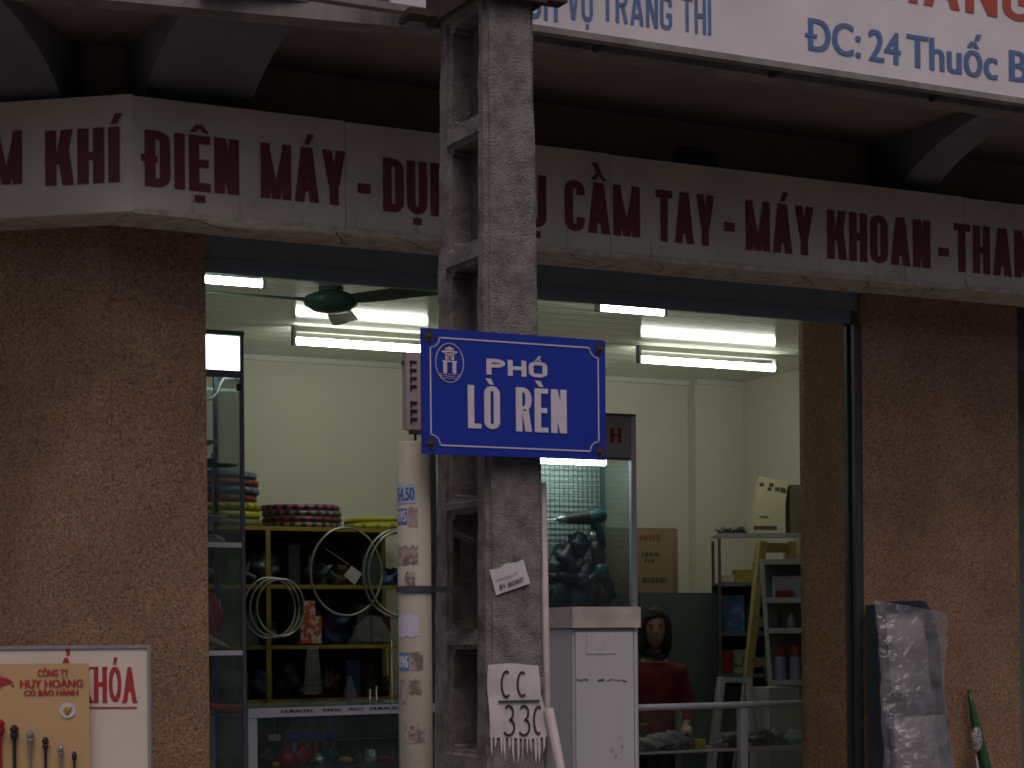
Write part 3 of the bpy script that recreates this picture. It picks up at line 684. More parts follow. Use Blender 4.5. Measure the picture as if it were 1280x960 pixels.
# emblem: lakeside pavilion tower in an oval
ec = at(562, 453.5, YL); er, eh = .0455, .0575
bm = B(); ring(bm, [Vector((ec.x+er*math.cos(2*math.pi*k/40), YL, ec.z+eh*math.sin(2*math.pi*k/40))) for k in range(40)], .0028)
def eb(x0, x1, z0, z1): box(bm, ec.x+x0, ec.x+x1, YL-.0012, YL-.0002, ec.z+z0, ec.z+z1)
eb(-.021, -.009, -.030, .002); eb(.009, .021, -.030, .002); eb(-.024, .024, .002, .006)
eb(-.014, -.008, .008, .022); eb(.008, .014, .008, .022); eb(-.006, .006, .020, .023); eb(-.017, .017, .0245, .028); eb(-.006, -.003, .008, .018); eb(.003, .006, .008, .018)
for s in (-1, 1):
    poly_prism(bm, [Vector((ec.x, YL-.0005, ec.z+.032)), Vector((ec.x+s*.024, YL-.0005, ec.z+.029)), Vector((ec.x+s*.027, YL-.0005, ec.z+.034)), Vector((ec.x+s*.012, YL-.0005, ec.z+.036)), Vector((ec.x, YL-.0005, ec.z+.037))], (0, .0006, 0))
    poly_prism(bm, [Vector((ec.x, YL-.0005, ec.z+.039)), Vector((ec.x+s*.013, YL-.0005, ec.z+.039)), Vector((ec.x+s*.016, YL-.0005, ec.z+.042)), Vector((ec.x+s*.006, YL-.0005, ec.z+.045)), Vector((ec.x, YL-.0005, ec.z+.049))], (0, .0006, 0))
for k, (wv, zz) in enumerate(((.036, -.034), (.032, -.040), (.024, -.046))):
    for s in range(5):
        x_ = -wv+s*wv*.42; eb(x_, x_+wv*.3, zz-.001+.0012*(s % 2), zz+.0008+.0012*(s % 2))
obj('emblem', bm, signw, sign)

# ================================================================== pipe with stickers, cable terminal, conduits
YPI = YP+.10
pc = at(518.5, 750, YPI); pr_ = (at(541, 750, YPI).x-at(498, 750, YPI).x)/2*math.cos(A)*1.0
zt = at(518, 553, YPI).z
pipe = thing('cement_pipe', (pc.x, pc.y, PV), 'upright beige cement pipe covered in torn blue stickers beside the concrete pole', 'pipe')
bm = B(); lathe(bm, [(pr_, PV), (pr_, zt-.004), (pr_-.004, zt), (pr_-.012, zt), (pr_-.012, zt-.2)], (pc.x, pc.y, 0), 40); obj('pipe_barrel', bm, pipem, pipe, smooth=False)
for p_ in pipe.children[0].data.polygons: p_.use_smooth = abs(p_.normal.z) < .5
cd = (Vector((CAM.x, CAM.y, 0))-Vector((pc.x, pc.y, 0))).normalized(); cang = math.atan2(cd.y, cd.x)
def sticker(px0, px1, py0, py1, m, lab=None, txt=None, tm=None, rag=.0, lift=.0012):
    a0 = math.asin(max(-.97, min(.97, ((px0-519.5)/21.5)))); a1 = math.asin(max(-.97, min(.97, ((px1-519.5)/21.5))))
    z1 = at(519, py0, pc.y-pr_).z; z0 = at(519, py1, pc.y-pr_).z; bm = B(); n_ = 10; rows = []
    for i in range(n_+1):
        an = cang+(a0+(a1-a0)*i/n_); r_ = pr_+lift; j0 = rag*random.uniform(-1, 1) if i % 2 else 0; j1 = rag*random.uniform(-1, 1)
        rows.append([bm.verts.new((pc.x+r_*math.cos(an), pc.y+r_*math.sin(an), z0+j0)), bm.verts.new((pc.x+r_*math.cos(an), pc.y+r_*math.sin(an), z1+j1))])
    for i in range(n_): bm.faces.new((rows[i][0], rows[i+1][0], rows[i+1][1], rows[i][1]))
    o = obj('sticker', bm, m, pipe)
    if lab: o['label'] = lab
    if txt:
        am = cang+(a0+a1)/2; u_ = Vector((-math.sin(am), math.cos(am), 0)); 
        wd = 2*pr_*math.sin(abs(a1-a0)/2)*.9; me = textmesh(txt); x0, x1, y0_, y1_ = bounds(me); b2 = B(); fatv = .05
        for kk, s_ in enumerate((-fatv, 0, fatv)):
            vs_ = []
            for v in me.vertices:
                an = cang+a0+(a1-a0)*(.06+.88*((v.co.x-x0+s_+fatv)/(x1-x0+2*fatv))); zz = z0+(z1-z0)*(.16+.68*((v.co.y-y0_)/(y1_-y0_))); rr_ = pr_+lift+.0008+kk*.0002
                vs_.append(b2.verts.new((pc.x+rr_*math.cos(an), pc.y+rr_*math.sin(an), zz)))
            for f in me.polygons:
                try: b2.faces.new([vs_[k] for k in f.vertices])
                except ValueError: pass
        m2 = bpy.data.meshes.new('printing'); b2.to_mesh(m2); b2.free(); finish('printing', m2, tm, o)
pale = mat('faded_blue_sticker', (.42, .46, .60), .7, amt=.3); torn = mat('torn_paper', (.36, .28, .25), .85, col2=(.14, .09, .08), scale=30, amt=.9, lo=.45, hi=.55)
pale2 = mat('lavender_paper_patch', (.50, .46, .56), .8, amt=.3, scale=20)
random.seed(5)
sticker(499, 522, 605, 629, pale, 'pale blue sticker printed with numbers', '54.50', blup)
sticker(499, 511, 635, 655, mat('blue_sticker', (.10, .19, .42), .7, amt=.3), 'blue sticker printed 095', '095', paper); sticker(512.5, 524, 634, 658, torn, rag=.004)
sticker(499, 524, 682, 706, torn, rag=.006); sticker(499, 525, 768, 796, pale2, 'torn lavender paper patch', rag=.008)
sticker(499, 512, 816, 838, mat('blue_sticker', (0, 0, 0)), 'small blue sticker under the strap', '096', paper); sticker(513.5, 529, 815, 838, torn, rag=.004)
sticker(500, 508, 850, 880, torn, rag=.004); sticker(511, 527, 850, 868, torn, rag=.006); sticker(506, 530, 905, 930, torn, rag=.012)
sticker(507, 520, 716, 736, torn, rag=.01)
zs = at(519, 736, pc.y-pr_).z
bm = B(); lathe(bm, [(pr_+.002, zs-.009), (pr_+.006, zs-.009), (pr_+.006, zs+.009), (pr_+.002, zs+.009)], (pc.x, pc.y, 0), 40)
bar(bm, (pc.x+pr_*.9, pc.y, zs), (L_(zs)+.01, pc.y+.05, zs), .006, .018); obj('steel_strap', bm, darkm, pipe)
# cable terminal behind the sign
YT = YP+.16
x0, x1, z0, z1 = rect(508, 527, 441, 537, YT)
tb = thing('cable_terminal', (x0, YT, z0), 'narrow pinkish grey cable terminal strip peeking out left of the blue sign', 'terminal strip')
bm = B(); box(bm, x0, x0+.075, YT, YT+.03, z0, z1); obj('housing', bm, mat('pinkish_plastic', (.36, .29, .29), .6, amt=.3), tb, bevel=.004)
for k in range(8):
    bm = B(); zz = z1-.03-k*(z1-z0-.05)/7.4
    if k == 4: bm.free(); continue
    box(bm, x0+.012, x0+.034, YT-.004, YT-.0002, zz, zz+.006); box(bm, x0+.012, x0+.017, YT-.004, YT-.0002, zz-.010, zz-.0002)
    obj('slot_tooth', bm, black, tb)
bm = B(); bar(bm, (x0-.004, YT+.02, z1-.03), (L_(z1)+.01, YT+.02, z1-.03), .012); bar(bm, (x0+.035, YT+.015, z0+.002), (x0+.035, YT+.015, zt-.002), .006); box(bm, x0+.02, x0+.075, YT-.002, YT+.03, z0-.012, z0-.0002); obj('mounting_arm', bm, darkm, tb)
# conduit on the right side of the pole
cp0, cp1 = at(679.5, 604, YP+.03), at(679.5, 880, YP+.03)
bm = B(); xx = R_(2.2)+.014
tube(bm, [(R_(PV+.05)+.016, YP+.03, PV), (R_(1.2)+.014, YP+.03, 1.2), (R_(cp0.z)+.014, YP+.03, cp0.z)], .0125, 14)
cond = obj('plastic_conduit', bm, mat('conduit_pvc', (.44, .37, .36), .6, col2=(.25, .18, .16), amt=.5, scale=20), smooth=True)
tag(cond, 'long straight pale grey conduit running up the right edge of the concrete pole', 'conduit')
p0, p1 = at(686, 886, YP-.02), at(701, 962, YP-.02); dr = (p1-p0)/(p1.z-p0.z)
bm = B(); tube(bm, [p0, p0+dr*(PV-p0.z)], .0145, 14); cond2 = obj('plastic_conduit', bm, mat('conduit_pvc', (0, 0, 0)), smooth=True)
tag(cond2, 'short slanting pipe leaning at the foot of the pole below the painted numbers', 'conduit')

# ================================================================== street cabinet
YC = -1.15
x0, x1, z0, z1 = rect(716, 799, 786, 960, YC)
zl0, zl1 = at(757, 786, YC).z, at(757, 768, YC).z
dcab = .20
cab = thing('street_cabinet', ((x0+x1)/2, YC+.1, PV), 'off white metal utility cabinet with a rounded lid standing right of the concrete pole', 'utility cabinet')
bm = B(); box(bm, x0+.004, x1-.004, YC+.006, YC+dcab, PV, zl0); obj('body', bm, cabm, cab, bevel=.006)
bm = B(); box(bm, x0+.012, x1-.026, YC-.004, YC+.004, PV+.05, zl0-.012); dr_ = obj('door', bm, cabm, cab, bevel=.003)
bm = B(); box(bm, x1-.020, x1-.010, YC-.001, YC+.004, PV+.05, zl0-.012); obj('hinge_strip', bm, mat('cabinet_paint', (0, 0, 0)), cab, bevel=.002, segs=1)
bm = B(); box(bm, x0-.004, x1+.004, YC-.010, YC+dcab+.008, zl0+.004, zl1+.028); obj('lid', bm, lidm, cab, bevel=.026, segs=6)
bm = B(); box(bm, x0+.01, x1-.01, YC+.01, YC+dcab-.01, zl0-.002, zl0+.006); obj('lid_gasket', bm, black, cab)
a, b = at(733, 793, YC-.006), at(770, 817, YC-.006)
bm = B(); box(bm, a.x, b.x, YC-.0062, YC-.0048, b.z, a.z); obj('worn_label', bm, mat('faded_label', (.52, .46, .50), .7, col2=(.42, .36, .38), scale=30, amt=.8), dr_)
random.seed(11)
bm = B()
for k in range(26):
    px_ = random.uniform(722, 782); py_ = 850+random.uniform(-1.2, 1.6); 
    if 736 < px_ < 745: continue
    p = at(px_, py_, YC-.005); box(bm, p.x-.005, p.x+.006, YC-.0058, YC-.0047, p.z-.0015, p.z+.002)
obj('scuff_mark', bm, mat('scuff', (.20, .17, .18), .8), dr_)['kind'] = 'stuff'
bm = B()
for k in range(5):
    px_ = 770+random.uniform(-6, 9); py_ = random.uniform(918, 950); p = at(px_, py_, YC-.005); s = random.uniform(.003, .006)
    poly_prism(bm, [(p.x+s*math.cos(t)*random.uniform(.6, 1.2), YC-.0056-.00005*k, p.z+1.4*s*math.sin(t)) for t in [q*2*math.pi/8 for q in range(8)]], (0, .0006, 0))
obj('scratch_patch', bm, mat('scratched_paint', (.34, .28, .29), .8), dr_)['kind'] = 'stuff'

# ================================================================== left sign board and key panel
US = (RT+FW*.12).normalized(); nUS = Vector((US.y, -US.x, 0))      # outwards
PB = K2 + nUS*.30 + Vector((0, 0, 0))
def bp(px, py, off=0): return atp(px, py, PB+nUS*off, US)
tr = bp(188, 806); tl = bp(-60, 802); zt_ = tr.z
w_ = (Vector((tr.x, tr.y, 0))-Vector((tl.x, tl.y, 0))).length
brd = thing('lock_shop_signboard', (tr.x, tr.y, PV), 'cream signboard with red serif capitals propped against the left granite pillar', 'signboard')
def plank(bm, px0, px1, pt, pb, off, th, zb_=None):
    a = bp(px0, pt, off); b = bp(px1, pt, off); c = bp(px0, pb, off) if zb_ is None else None
    L2 = (Vector((b.x, b.y, 0))-Vector((a.x, a.y, 0))).length
    obox(bm, a, US, L2, th, c.z if c is not None else zb_, a.z)
bm = B(); obox(bm, tl, US, w_-.008, .02, PV+.02, zt_-.006); obj('board', bm, boardw, brd)
bm = B(); obox(bm, Vector((tl.x, tl.y, 0))+nUS*.006, US, w_, .03, zt_-.012, zt_); obox(bm, Vector((tr.x, tr.y, 0))+nUS*.006-US*.012, US, .012, .03, PV, zt_-.0125)
obj('frame', bm, alu, brd, bevel=.002, segs=1)
bm = B(); bar(bm, Vector((tr.x, tr.y, PV+.05))-US*.3-nUS*.03, Vector((tr.x, tr.y, zt_-.1))-US*.3-nUS*.03, .02, .02); bar(bm, Vector((tr.x, tr.y, zt_-.1))-US*.3-nUS*.03, Vector((tr.x, tr.y, zt_-.1))-US*.3-nUS*.31, .02, .02); obj('rear_strut', bm, darkm, brd)
def btext(body, a, b, t, s, m, par, off, fat=0.05, lift=.001, slant=0):
    p, q_, t_ = bp(a, s, off), bp(b, s, off), bp(a, t, off); text(body, p, US, (Vector((q_.x, q_.y, 0))-Vector((p.x, p.y, 0))).length, t_.z-p.z, m, par, fat=fat, lift=lift, slant=slant)
for ch, a, b in (('K', 95, 116), ('H', 117.5, 134), ('Ó', 136, 152), ('A', 153.5, 171)): btext(ch, a, b, 834, 877, redp, brd, .0, .085)
btext('Ổ', 74, 92, 837, 878, redp, brd, .0, .05)
bm = B()
for a, b in ((117, 123), (128, 134.5), (152.5, 158), (166, 172), (94, 101), (110, 117)):
    for zy in ((877,) if a in (152.5, 166) else (834.5, 877)):
        p, q_ = bp(a, zy, .0), bp(b, zy, .0); bar(bm, p+nUS*.0022, q_+nUS*.0022, .006, .001, up=nUS)
p, q_ = bp(60, 884.5), bp(171, 884.5); bar(bm, p+nUS*.002, q_+nUS*.002, .005, .001, up=nUS)
obj('serif_and_underline', bm, redp, brd)
btext('O', 98, 113, 908, 924, redp, brd, .0, .06)
kp = thing('key_display_card', bp(60, 960, .05), 'tan card of door bolts with red company lettering in front of the cream signboard', 'display card')
bm = B(); a = bp(-55, 828, .05); b = bp(111, 829, .05); L2 = (Vector((b.x, b.y, 0))-Vector((a.x, a.y, 0))).length
obox(bm, a, US, L2, .012, b.z-.75, b.z); obj('card', bm, tan, kp, bevel=.002, segs=1)
btext('CÔNG TY', 47, 86, 837, 845.5, redp, kp, .052, .05); btext('HUY HOÀNG', 25, 104, 850, 859.5, redp, kp, .052, .045); btext('CÓ BẢO HÀNH', 30, 98, 863, 869.5, redp, kp, .052, .07)
# red running-beast style mark at left
bm = B()
for pts in ([(-6, 851), (2, 846), (10, 848), (17, 853), (12, 853), (6, 856), (-4, 856)], [(0, 855), (3, 854), (2, 860), (0, 860)], [(11, 852), (14, 852), (18, 858), (16, 858)], [(-6, 851), (-3, 843), (1, 845), (0, 849)]):
    poly_prism(bm, [bp(a, b, .054) for a, b in pts], nUS*-.001)
obj('emblem', bm, redp, kp)
c = bp(84.5, 888, .0535); rr = .029
bm = B(); poly_prism(bm, [c+US*(rr*math.cos(t))+Vector((0, 0, rr*math.sin(t))) for t in [k*math.pi/14 for k in range(28)]], nUS*-.001); stk = obj('round_sticker', bm, paper, kp)
bm = B(); poly_prism(bm, [c+nUS*.002+US*(.014*math.cos(t)-.002)+Vector((0, 0, .015*math.sin(t))) for t in [k*math.pi/8 for k in range(16)]], nUS*-.001); obj('sticker_print', bm, yelg, stk)
bm = B()
bar(bm, c+nUS*.004+US*-.008+Vector((0, 0, .006)), c+nUS*.004+US*-.001+Vector((0, 0, -.012)), .005, .001, up=nUS); bar(bm, c+nUS*.0045+US*-.001+Vector((0, 0, -.012)), c+nUS*.0045+US*.016+Vector((0, 0, .014)), .004, .001, up=nUS); obj('tick_mark', bm, orgl, stk)
steel = mat('bright_steel', (.45, .44, .40), .35, .8, amt=.3)
for k, (px_, py_, m_) in enumerate(((0, 899, redg), (18, 906, black), (38, 913, steel), (57, 921, black), (76, 931, steel), (93, 939, black))):
    t_ = bp(px_, py_, .065); s = 1-.09*k; bm = B()
    prof = [(.0, 0), (.010*s, -.001), (.011*s, -.006), (.017*s, -.010), (.018*s, -.022), (.013*s, -.025), (.013*s, -.029), (.017*s, -.032), (.017*s, -.047*s), (.009*s, -.058*s), (.0075*s, -.060*s), (.0075*s, -.30)]
    lathe(bm, [(max(r_, .0005), z) for r_, z in prof[::-1]], t_+nUS*.005, 12)
    o = tag(obj('door_bolt', bm, m_, smooth=False), ['tall red-headed rod at the far left edge of the tan card', 'black rod second from the left on the tan card', 'steel rod with knurled head, larger of the two steel ones on the tan card', 'black rod between the two steel ones on the tan card', 'smaller steel rod near the right of the tan card', 'shortest black rod at the right end of the tan card'][k], 'bolt rod', 'rods mounted on the tan card')

# ================================================================== wrapped pack and green tool at the right pillar
YK = -.16
wp = thing('wrapped_shelf_pack', (at(1145, 960, YK).x, YK, PV), 'tall dark steel pack in crumpled clear plastic leaning on the right granite pillar', 'wrapped goods')
bluk = mat('blue_black_steel', (.035, .04, .06), .35, amt=.4); greyp = mat('grey_panel', (.40, .36, .35), .5, col2=(.30, .27, .27), amt=.5)
def lean(px0t, px1t, pyt, px0b, px1b, y_t, y_b, th, m, name, extra=None, par=wp):
    # quad from the top edge pixels to the bottom-of-frame pixels, extended down to the pavement
    bm = B(); a, b = at(px0t, pyt, y_t), at(px1t, pyt, y_t); c, d = at(px1b, 960, y_b), at(px0b, 960, y_b)
    k = (a.z-PV)/(a.z-d.z) if extra is None else extra
    d2 = a+(d-a)*k; c2 = b+(c-b)*k; t = Vector((0, th, 0)); c2.z = d2.z
    hexa(bm, [d2, c2, c2+t, d2+t, a, b, b+t, a+t]); return obj(name, bm, m, par, bevel=.004, segs=1)
lean(1098, 1152, 757, 1112, 1172, YK+.06, YK-.05, .05, greyp, 'grey_panel')
lean(1095, 1106, 756, 1101, 1122, YK+.05, YK-.07, .08, bluk, 'steel_edge')
def strap_curve():
    bm = B(); pts = [(1106, 756), (1150, 755), (1159, 768), (1166, 800), (1171, 860), (1176, 900), (1184, 962)]
    P_ = [at(a, b, YK+.045-.10*(b-756)/204) for a, b in pts]; P_.append(P_[-1]+(P_[-1]-P_[-2])*((P_[-1].z-PV)/(P_[-2].z-P_[-1].z)))
    for i in range(len(P_)-1): bar(bm, P_[i], P_[i+1], .030, .05, up=Vector((0, 1, 0)))
    return obj('curved_edge', bm, bluk, wp)
strap_curve()
a, b = at(1110, 866, YK-.02), at(1168, 890, YK-.02); bm = B(); box(bm, a.x, b.x, YK-.03, YK-.01, b.z, a.z); obj('dark_band', bm, bluk, wp)
WRAP = glassy('clear_wrap', (.80, .79, .82), (.9, .86, .9), film=.20, filmc=(.58, .54, .55), rough=.2, base=.12, bump=.8, bscale=16)
def wrap_sheet(outline_l, outline_r, yfun, bulge, name, seed, close=True):
    bm = B(); nr, ncn = 46, 22; G = []
    pL, pR = outline_l, outline_r
    def ip(pts, t):
        y = pts[0][1]+(pts[-1][1]-pts[0][1])*t
        for i in range(len(pts)-1):
            if pts[i][1] <= y <= pts[i+1][1] or i == len(pts)-2:
                k = (y-pts[i][1])/(pts[i+1][1]-pts[i][1]); return pts[i][0]+(pts[i+1][0]-pts[i][0])*k, y
    for i in range(nr+1):
        l, y_ = ip(pL, i/nr); r_, y2 = ip(pR, i/nr); row = []
        for j in range(ncn+1):
            s = j/ncn; px_ = l+(r_-l)*s; py_ = y_+(y2-y_)*s
            yy = yfun(i/nr)-bulge*math.sin(math.pi*s)**.6
            pp = at(px_, py_, yy); nz = noise.noise(Vector((px_*.06, py_*.022, seed)))*.022+noise.noise(Vector((px_*.16, py_*.05, seed)))*.010+noise.noise(Vector((px_*.35, py_*.12, seed)))*.004
            row.append(bm.verts.new(pp+Vector((nz*.3, -abs(nz)*1.1, 0))))
        G.append(row)
    for i in range(nr):
        for j in range(ncn): bm.faces.new((G[i][j], G[i][j+1], G[i+1][j+1], G[i+1][j]))
    return obj(name, bm, WRAP, wp, smooth=True)
wrap_sheet([(1091, 750), (1097, 800), (1100, 880), (1104, 962)], [(1184, 766), (1184, 800), (1179, 860), (1186, 962)], lambda t: YK-.02-.09*t, .05, 'plastic_wrap', 2)
wrap_sheet([(1107, 898), (1110, 930), (1114, 970)], [(1180, 893), (1188, 930), (1196, 970)], lambda t: YK-.10-.05*t, .09, 'plastic_wrap', 9)
# green tool
YG = -.10
gt = thing('green_brush_tool', (at(1230, 960, YG).x, YG, PV), 'dark green tapered handle with an oval grey pad against the right granite pillar', 'hand tool')
bm = B(); P_ = [at(1211, 862, YG+.07), at(1214, 880, YG+.06), at(1217, 895, YG+.05), at(1224, 925, YG+.03), at(1233, 962, YG)]; P_.append(P_[-1]+(P_[-1]-P_[-2])*((P_[-1].z-PV)/(P_[-2].z-P_[-1].z)))
tube(bm, P_, [.010, .012, .018, .026, .027, .03], 14); obj('handle', bm, mat('bottle_green', (.02, .075, .025), .4, amt=.3), gt, smooth=True)
c = at(1221, 924, YG-.01); bm = B(); bmesh.ops.create_uvsphere(bm, u_segments=20, v_segments=14, radius=1)
for v in bm.verts: v.co = Vector((v.co.x*.031, v.co.y*.016, v.co.z*.060))*(1+.12*noise.noise(v.co*8))+c
obj('oval_pad', bm, mat('glittery_pad', (.50, .48, .48), .5, col2=(.08, .07, .08), scale=120, amt=1, lo=.45, hi=.55), gt)
bm = B(); tube(bm, [at(1220, 945, YG-.02), at(1223, 965, YG-.03), at(1224, 1000, YG-.03)], .003, 6); obj('hanging_cord', bm, paper, gt)

# ================================================================== INTERIOR: lights and fan
def lamp(px0, py0, px1, py1, n, r, lab, zc=None):
    lo_, hi_ = .3, 4.2
    for _ in range(40):
        n = (lo_+hi_)/2
        if (at(px0, py0, n).z+at(px1, py1, n).z)/2 < CEIL-.085: lo_ = n
        else: hi_ = n
    a, b = at(px0, py0, n), at(px1, py1, n); z = (a.z+b.z)/2
    t = thing('fluorescent_light', ((a.x+b.x)/2, n, z), lab, 'ceiling light', 'lit fluorescent tubes on the ceiling')
    bm = B(); tube(bm, [(a.x, n, z), (b.x, n, z)], r, 14); obj('tube', bm, tubem, t, smooth=True)
    zb2 = z+.010
    bm = B(); box(bm, a.x-.02, b.x+.02, n-.015, n+.02, CEIL-.032, CEIL-.001); obj('batten', bm, battm, t, bevel=.003, segs=1)
    for x_ in (a.x-.022, b.x+.004):
        bm = B(); box(bm, x_, x_+.018, n-.016, n+.021, z-r-.004, CEIL-.002); obj('end_cap', bm, battm, t)
    return t
YT1 = 3.55
lamp(370, 424, 533, 438.5, YT1, .021, 'long lit fluorescent tube on the ceiling just left of the blue street sign')
lamp(801, 449, 967, 460, YT1, .021, 'long lit fluorescent tube on the ceiling right of the blue street sign')
lamp(240, 348, 326, 354, 1.75, .018, 'short lit fluorescent tube near the top of the left granite pillar')
lamp(750, 384, 828, 390.5, 1.75, .018, 'short lit fluorescent tube just under the dark shutter box right of the pole')
# fan
fc = at(414, 376, 1.9)
fan = thing('ceiling_fan', (fc.x, fc.y, fc.z), 'dark green ceiling fan hanging in the shop left of the pole', 'ceiling fan')
gf = gdark
bm = B(); lathe(bm, [(.02, -.062), (.09, -.052), (.135, -.022), (.142, .0), (.13, .022), (.06, .05), (.03, .055)], fc, 28); obj('motor', bm, gf, fan, smooth=True)
bm = B(); lathe(bm, [(.014, .05), (.014, CEIL-fc.z-.1)], fc, 12); obj('down_rod', bm, gf, fan, smooth=True)
bm = B(); lathe(bm, [(.055, .05), (.045, .09), (.018, .12)], fc, 20); obj('lower_canopy', bm, gf, fan, smooth=True)
bm = B(); lathe(bm, [(.02, CEIL-fc.z-.12), (.06, CEIL-fc.z-.02), (.065, CEIL-fc.z-.001)], fc, 20); obj('canopy', bm, gf, fan, smooth=True)
for k in range(3):
    an = R([-59, 61, 181][k]-0); u = Vector((math.cos(an), math.sin(an), 0)); s = Vector((-math.sin(an), math.cos(an), 0)); bm = B()
    prof = [(.12, .03), (.2, .05), (.35, .062), (.66, .07), (.69, .06)]; rows = []
    for r_, w2 in prof:
        rows.append([bm.verts.new(fc+u*r_+s*(w2*q)+Vector((0, 0, -.015*q-.005+h))) for q, h in ((-1, 0), (1, 0), (1, .004), (-1, .004))])
    for i in range(len(rows)-1):
        for q in range(4): bm.faces.new((rows[i][q], rows[i][(q+1) % 4], rows[i+1][(q+1) % 4], rows[i+1][q]))
    bm.faces.new(rows[0]); bm.faces.new(rows[-1]); obj('blade', bm, gf, fan)

# ------------------------------------------------------------------ yellow shelving with goods
YR = 3.62; YRb = YB-.06
def zx(px, py, n): p = at(px, py, n); return p.x, p.z
shf = [at(400, y_, YR).z for y_ in (659, 731, 806, 873)]; shf.append(FL+.45)
xa = at(225, 750, YR).x; xe = at(528, 750, YR).x; xm = at(334, 750, YR).x; xm2 = at(487, 850, YR).x
rack = thing('yellow_shelf_rack', ((xa+xe)/2, YR, FL), 'yellow painted shelf rack full of dark goods along the shop back wall', 'shelf rack')
for z in shf:
    bm = B(); box(bm, xa, xe, YR, YRb, z-.012, z-.002); box(bm, xa, xe, YR-.012, YR-.001, z-.024, z); obj('shelf', bm, yel, rack)
for x_ in (xa, xm, xe):
    for y_ in (YR-.014, YRb-.02):
        bm = B(); box(bm, x_-.014, x_+.014, y_-.012, y_+.001, FL, shf[0]-.025); obj('post', bm, yel, rack)
bm = B(); box(bm, xm2-.012, xm2+.012, YR-.026, YR-.014, shf[3]-.4, shf[2]-.026); obj('post', bm, yel, rack)
bm = B(); box(bm, xa, xe, YRb+.002, YRb+.012, FL, shf[0]-.003); obj('back_panel', bm, brown_back, rack)
random.seed(21)
gc = [mat('goods_slate', (.08, .11, .13), .3, amt=.5), darkgoods, mat('goods_green', (.035, .06, .045), .5, amt=.5), mat('goods_maroon', (.10, .02, .03), .5, amt=.5), mat('goods_blue', (.03, .05, .16), .45, amt=.5), mat('goods_brown', (.09, .06, .04), .6, amt=.5)]
gname = ['slate', 'blackish', 'green', 'maroon', 'navy', 'brown']
cnt = {}; ordn = 'first second third fourth fifth sixth seventh eighth ninth tenth eleventh twelfth thirteenth fourteenth fifteenth sixteenth seventeenth eighteenth nineteenth twentieth'.split()
for si in (1, 2, 3):
    z = shf[si]; x_ = xa+.1
    top_ = shf[si-1]-.05
    while x_ < xe-.1:
        w2 = random.uniform(.04, .085); h2 = random.uniform(.10, .85*(top_-z)); gi_ = random.choices(range(6), (3, 5, 3, 1, 1, 1))[0]
        bm = B()
        if random.random() < .3: box(bm, x_-w2*.8, x_+w2*.8, YR+.06, YR+.28, z, z+h2); o = obj('stock_box', bm, gc[gi_], bevel=.006, segs=1); ct = 'box'
        else: lump(bm, (x_, YR+.17, z+h2*.40), (w2, .11, h2*.5), seed=x_*7+si, rough=.5); o = obj('stock_bag', bm, gc[gi_], smooth=True); ct = 'bag'
        cnt[si] = cnt.get(si, 0)+1
        tag(o, f'dark {gname[gi_]} {"carton" if ct=="box" else "bundle"}, {ordn[cnt[si]-1]} from left in {["", "upper", "middle", "lower"][si]} bay of yellow rack', ct, 'dark goods on the yellow shelf rack')
        x_ += w2*1.9+random.uniform(.0, .03)
# small cartons, bag and packages standing at the shelf edge
def smallbox(px0, px1, pt, pb, n, dep, m, name, lab, cat, group=None, bev=.003):
    x0, x1, z0, z1 = rect(px0, px1, pt, pb, n); bm = B(); box(bm, x0, x1, n, n+dep, z0, z1)
    return tag(obj(name, bm, m, bevel=bev, segs=1), lab, cat, group)
redwh = mat('red_white_carton', (.52, .085, .05), .6, col2=(.62, .55, .52), scale=26, amt=1, lo=.52, hi=.56)
o = smallbox(376, 402, 770, 804.5, YR+.005, .1, redwh, 'spark_carton', 'wider red and white carton at the bottom of a small stack on the rack', 'carton')
o = smallbox(380, 394, 751, 769.6, YR+.01, .08, redwh, 'spark_carton', 'small red and white carton on top of the wider one on the rack', 'carton')
BAG = glassy('clear_bag', (.75, .78, .76), (.9, .95, .92), film=.09, filmc=(.5, .55, .52), rough=.15, base=.10, bump=1, bscale=30)
def bag(px0, px1, pt, pb, n, lab, m=BAG, taper=.3):
    x0, x1, z0, z1 = rect(px0, px1, pt, pb, n); bm = B(); cx = (x0+x1)/2; N_ = 12; rows = []
    for i in range(N_+1):
        t = i/N_; ww = (x1-x0)/2*(1-(1-taper)*t**1.5); row = []
        for k in range(12):
            a_ = 2*math.pi*k/12; nn_ = 1+.35*noise.noise(Vector((k*1.1, i*.6, px0))); row.append(bm.verts.new((cx+ww*math.cos(a_)*nn_, n+.04*math.sin(a_)*nn_*(1-.6*t), z0+(z1-z0)*t)))
        rows.append(row)
    for i in range(N_):
        for k in range(12): bm.faces.new((rows[i][k], rows[i][(k+1) % 12], rows[i+1][(k+1) % 12], rows[i+1][k]))
    bm.faces.new(rows[0][::-1]); bm.faces.new(rows[-1]); return tag(obj('plastic_bag', bm, m, smooth=True), lab, 'bag')
hook = []
bag(380, 402, 808, 868, YR-.07, 'grey crumpled clear bag hanging at the yellow rack below the red cartons', taper=.6)
bag(427, 448, 846, 884, YR-.07, 'pale pointed clear bag hanging beside the short yellow post', taper=.12)
bag(437, 492, 770, 804, YR+.03, 'wide clear bag with blue goods lying on the middle yellow shelf')
x0, x1, z0, z1 = rect(452, 486, 783, 803, YR+.1); bm = B(); lump(bm, ((x0+x1)/2, YR+.15, z0+.045), (.08, .06, .055), 4, .3); tag(obj('navy_bundle', bm, blug, smooth=True), 'small navy bundle inside the wide clear bag on the rack', 'bundle')

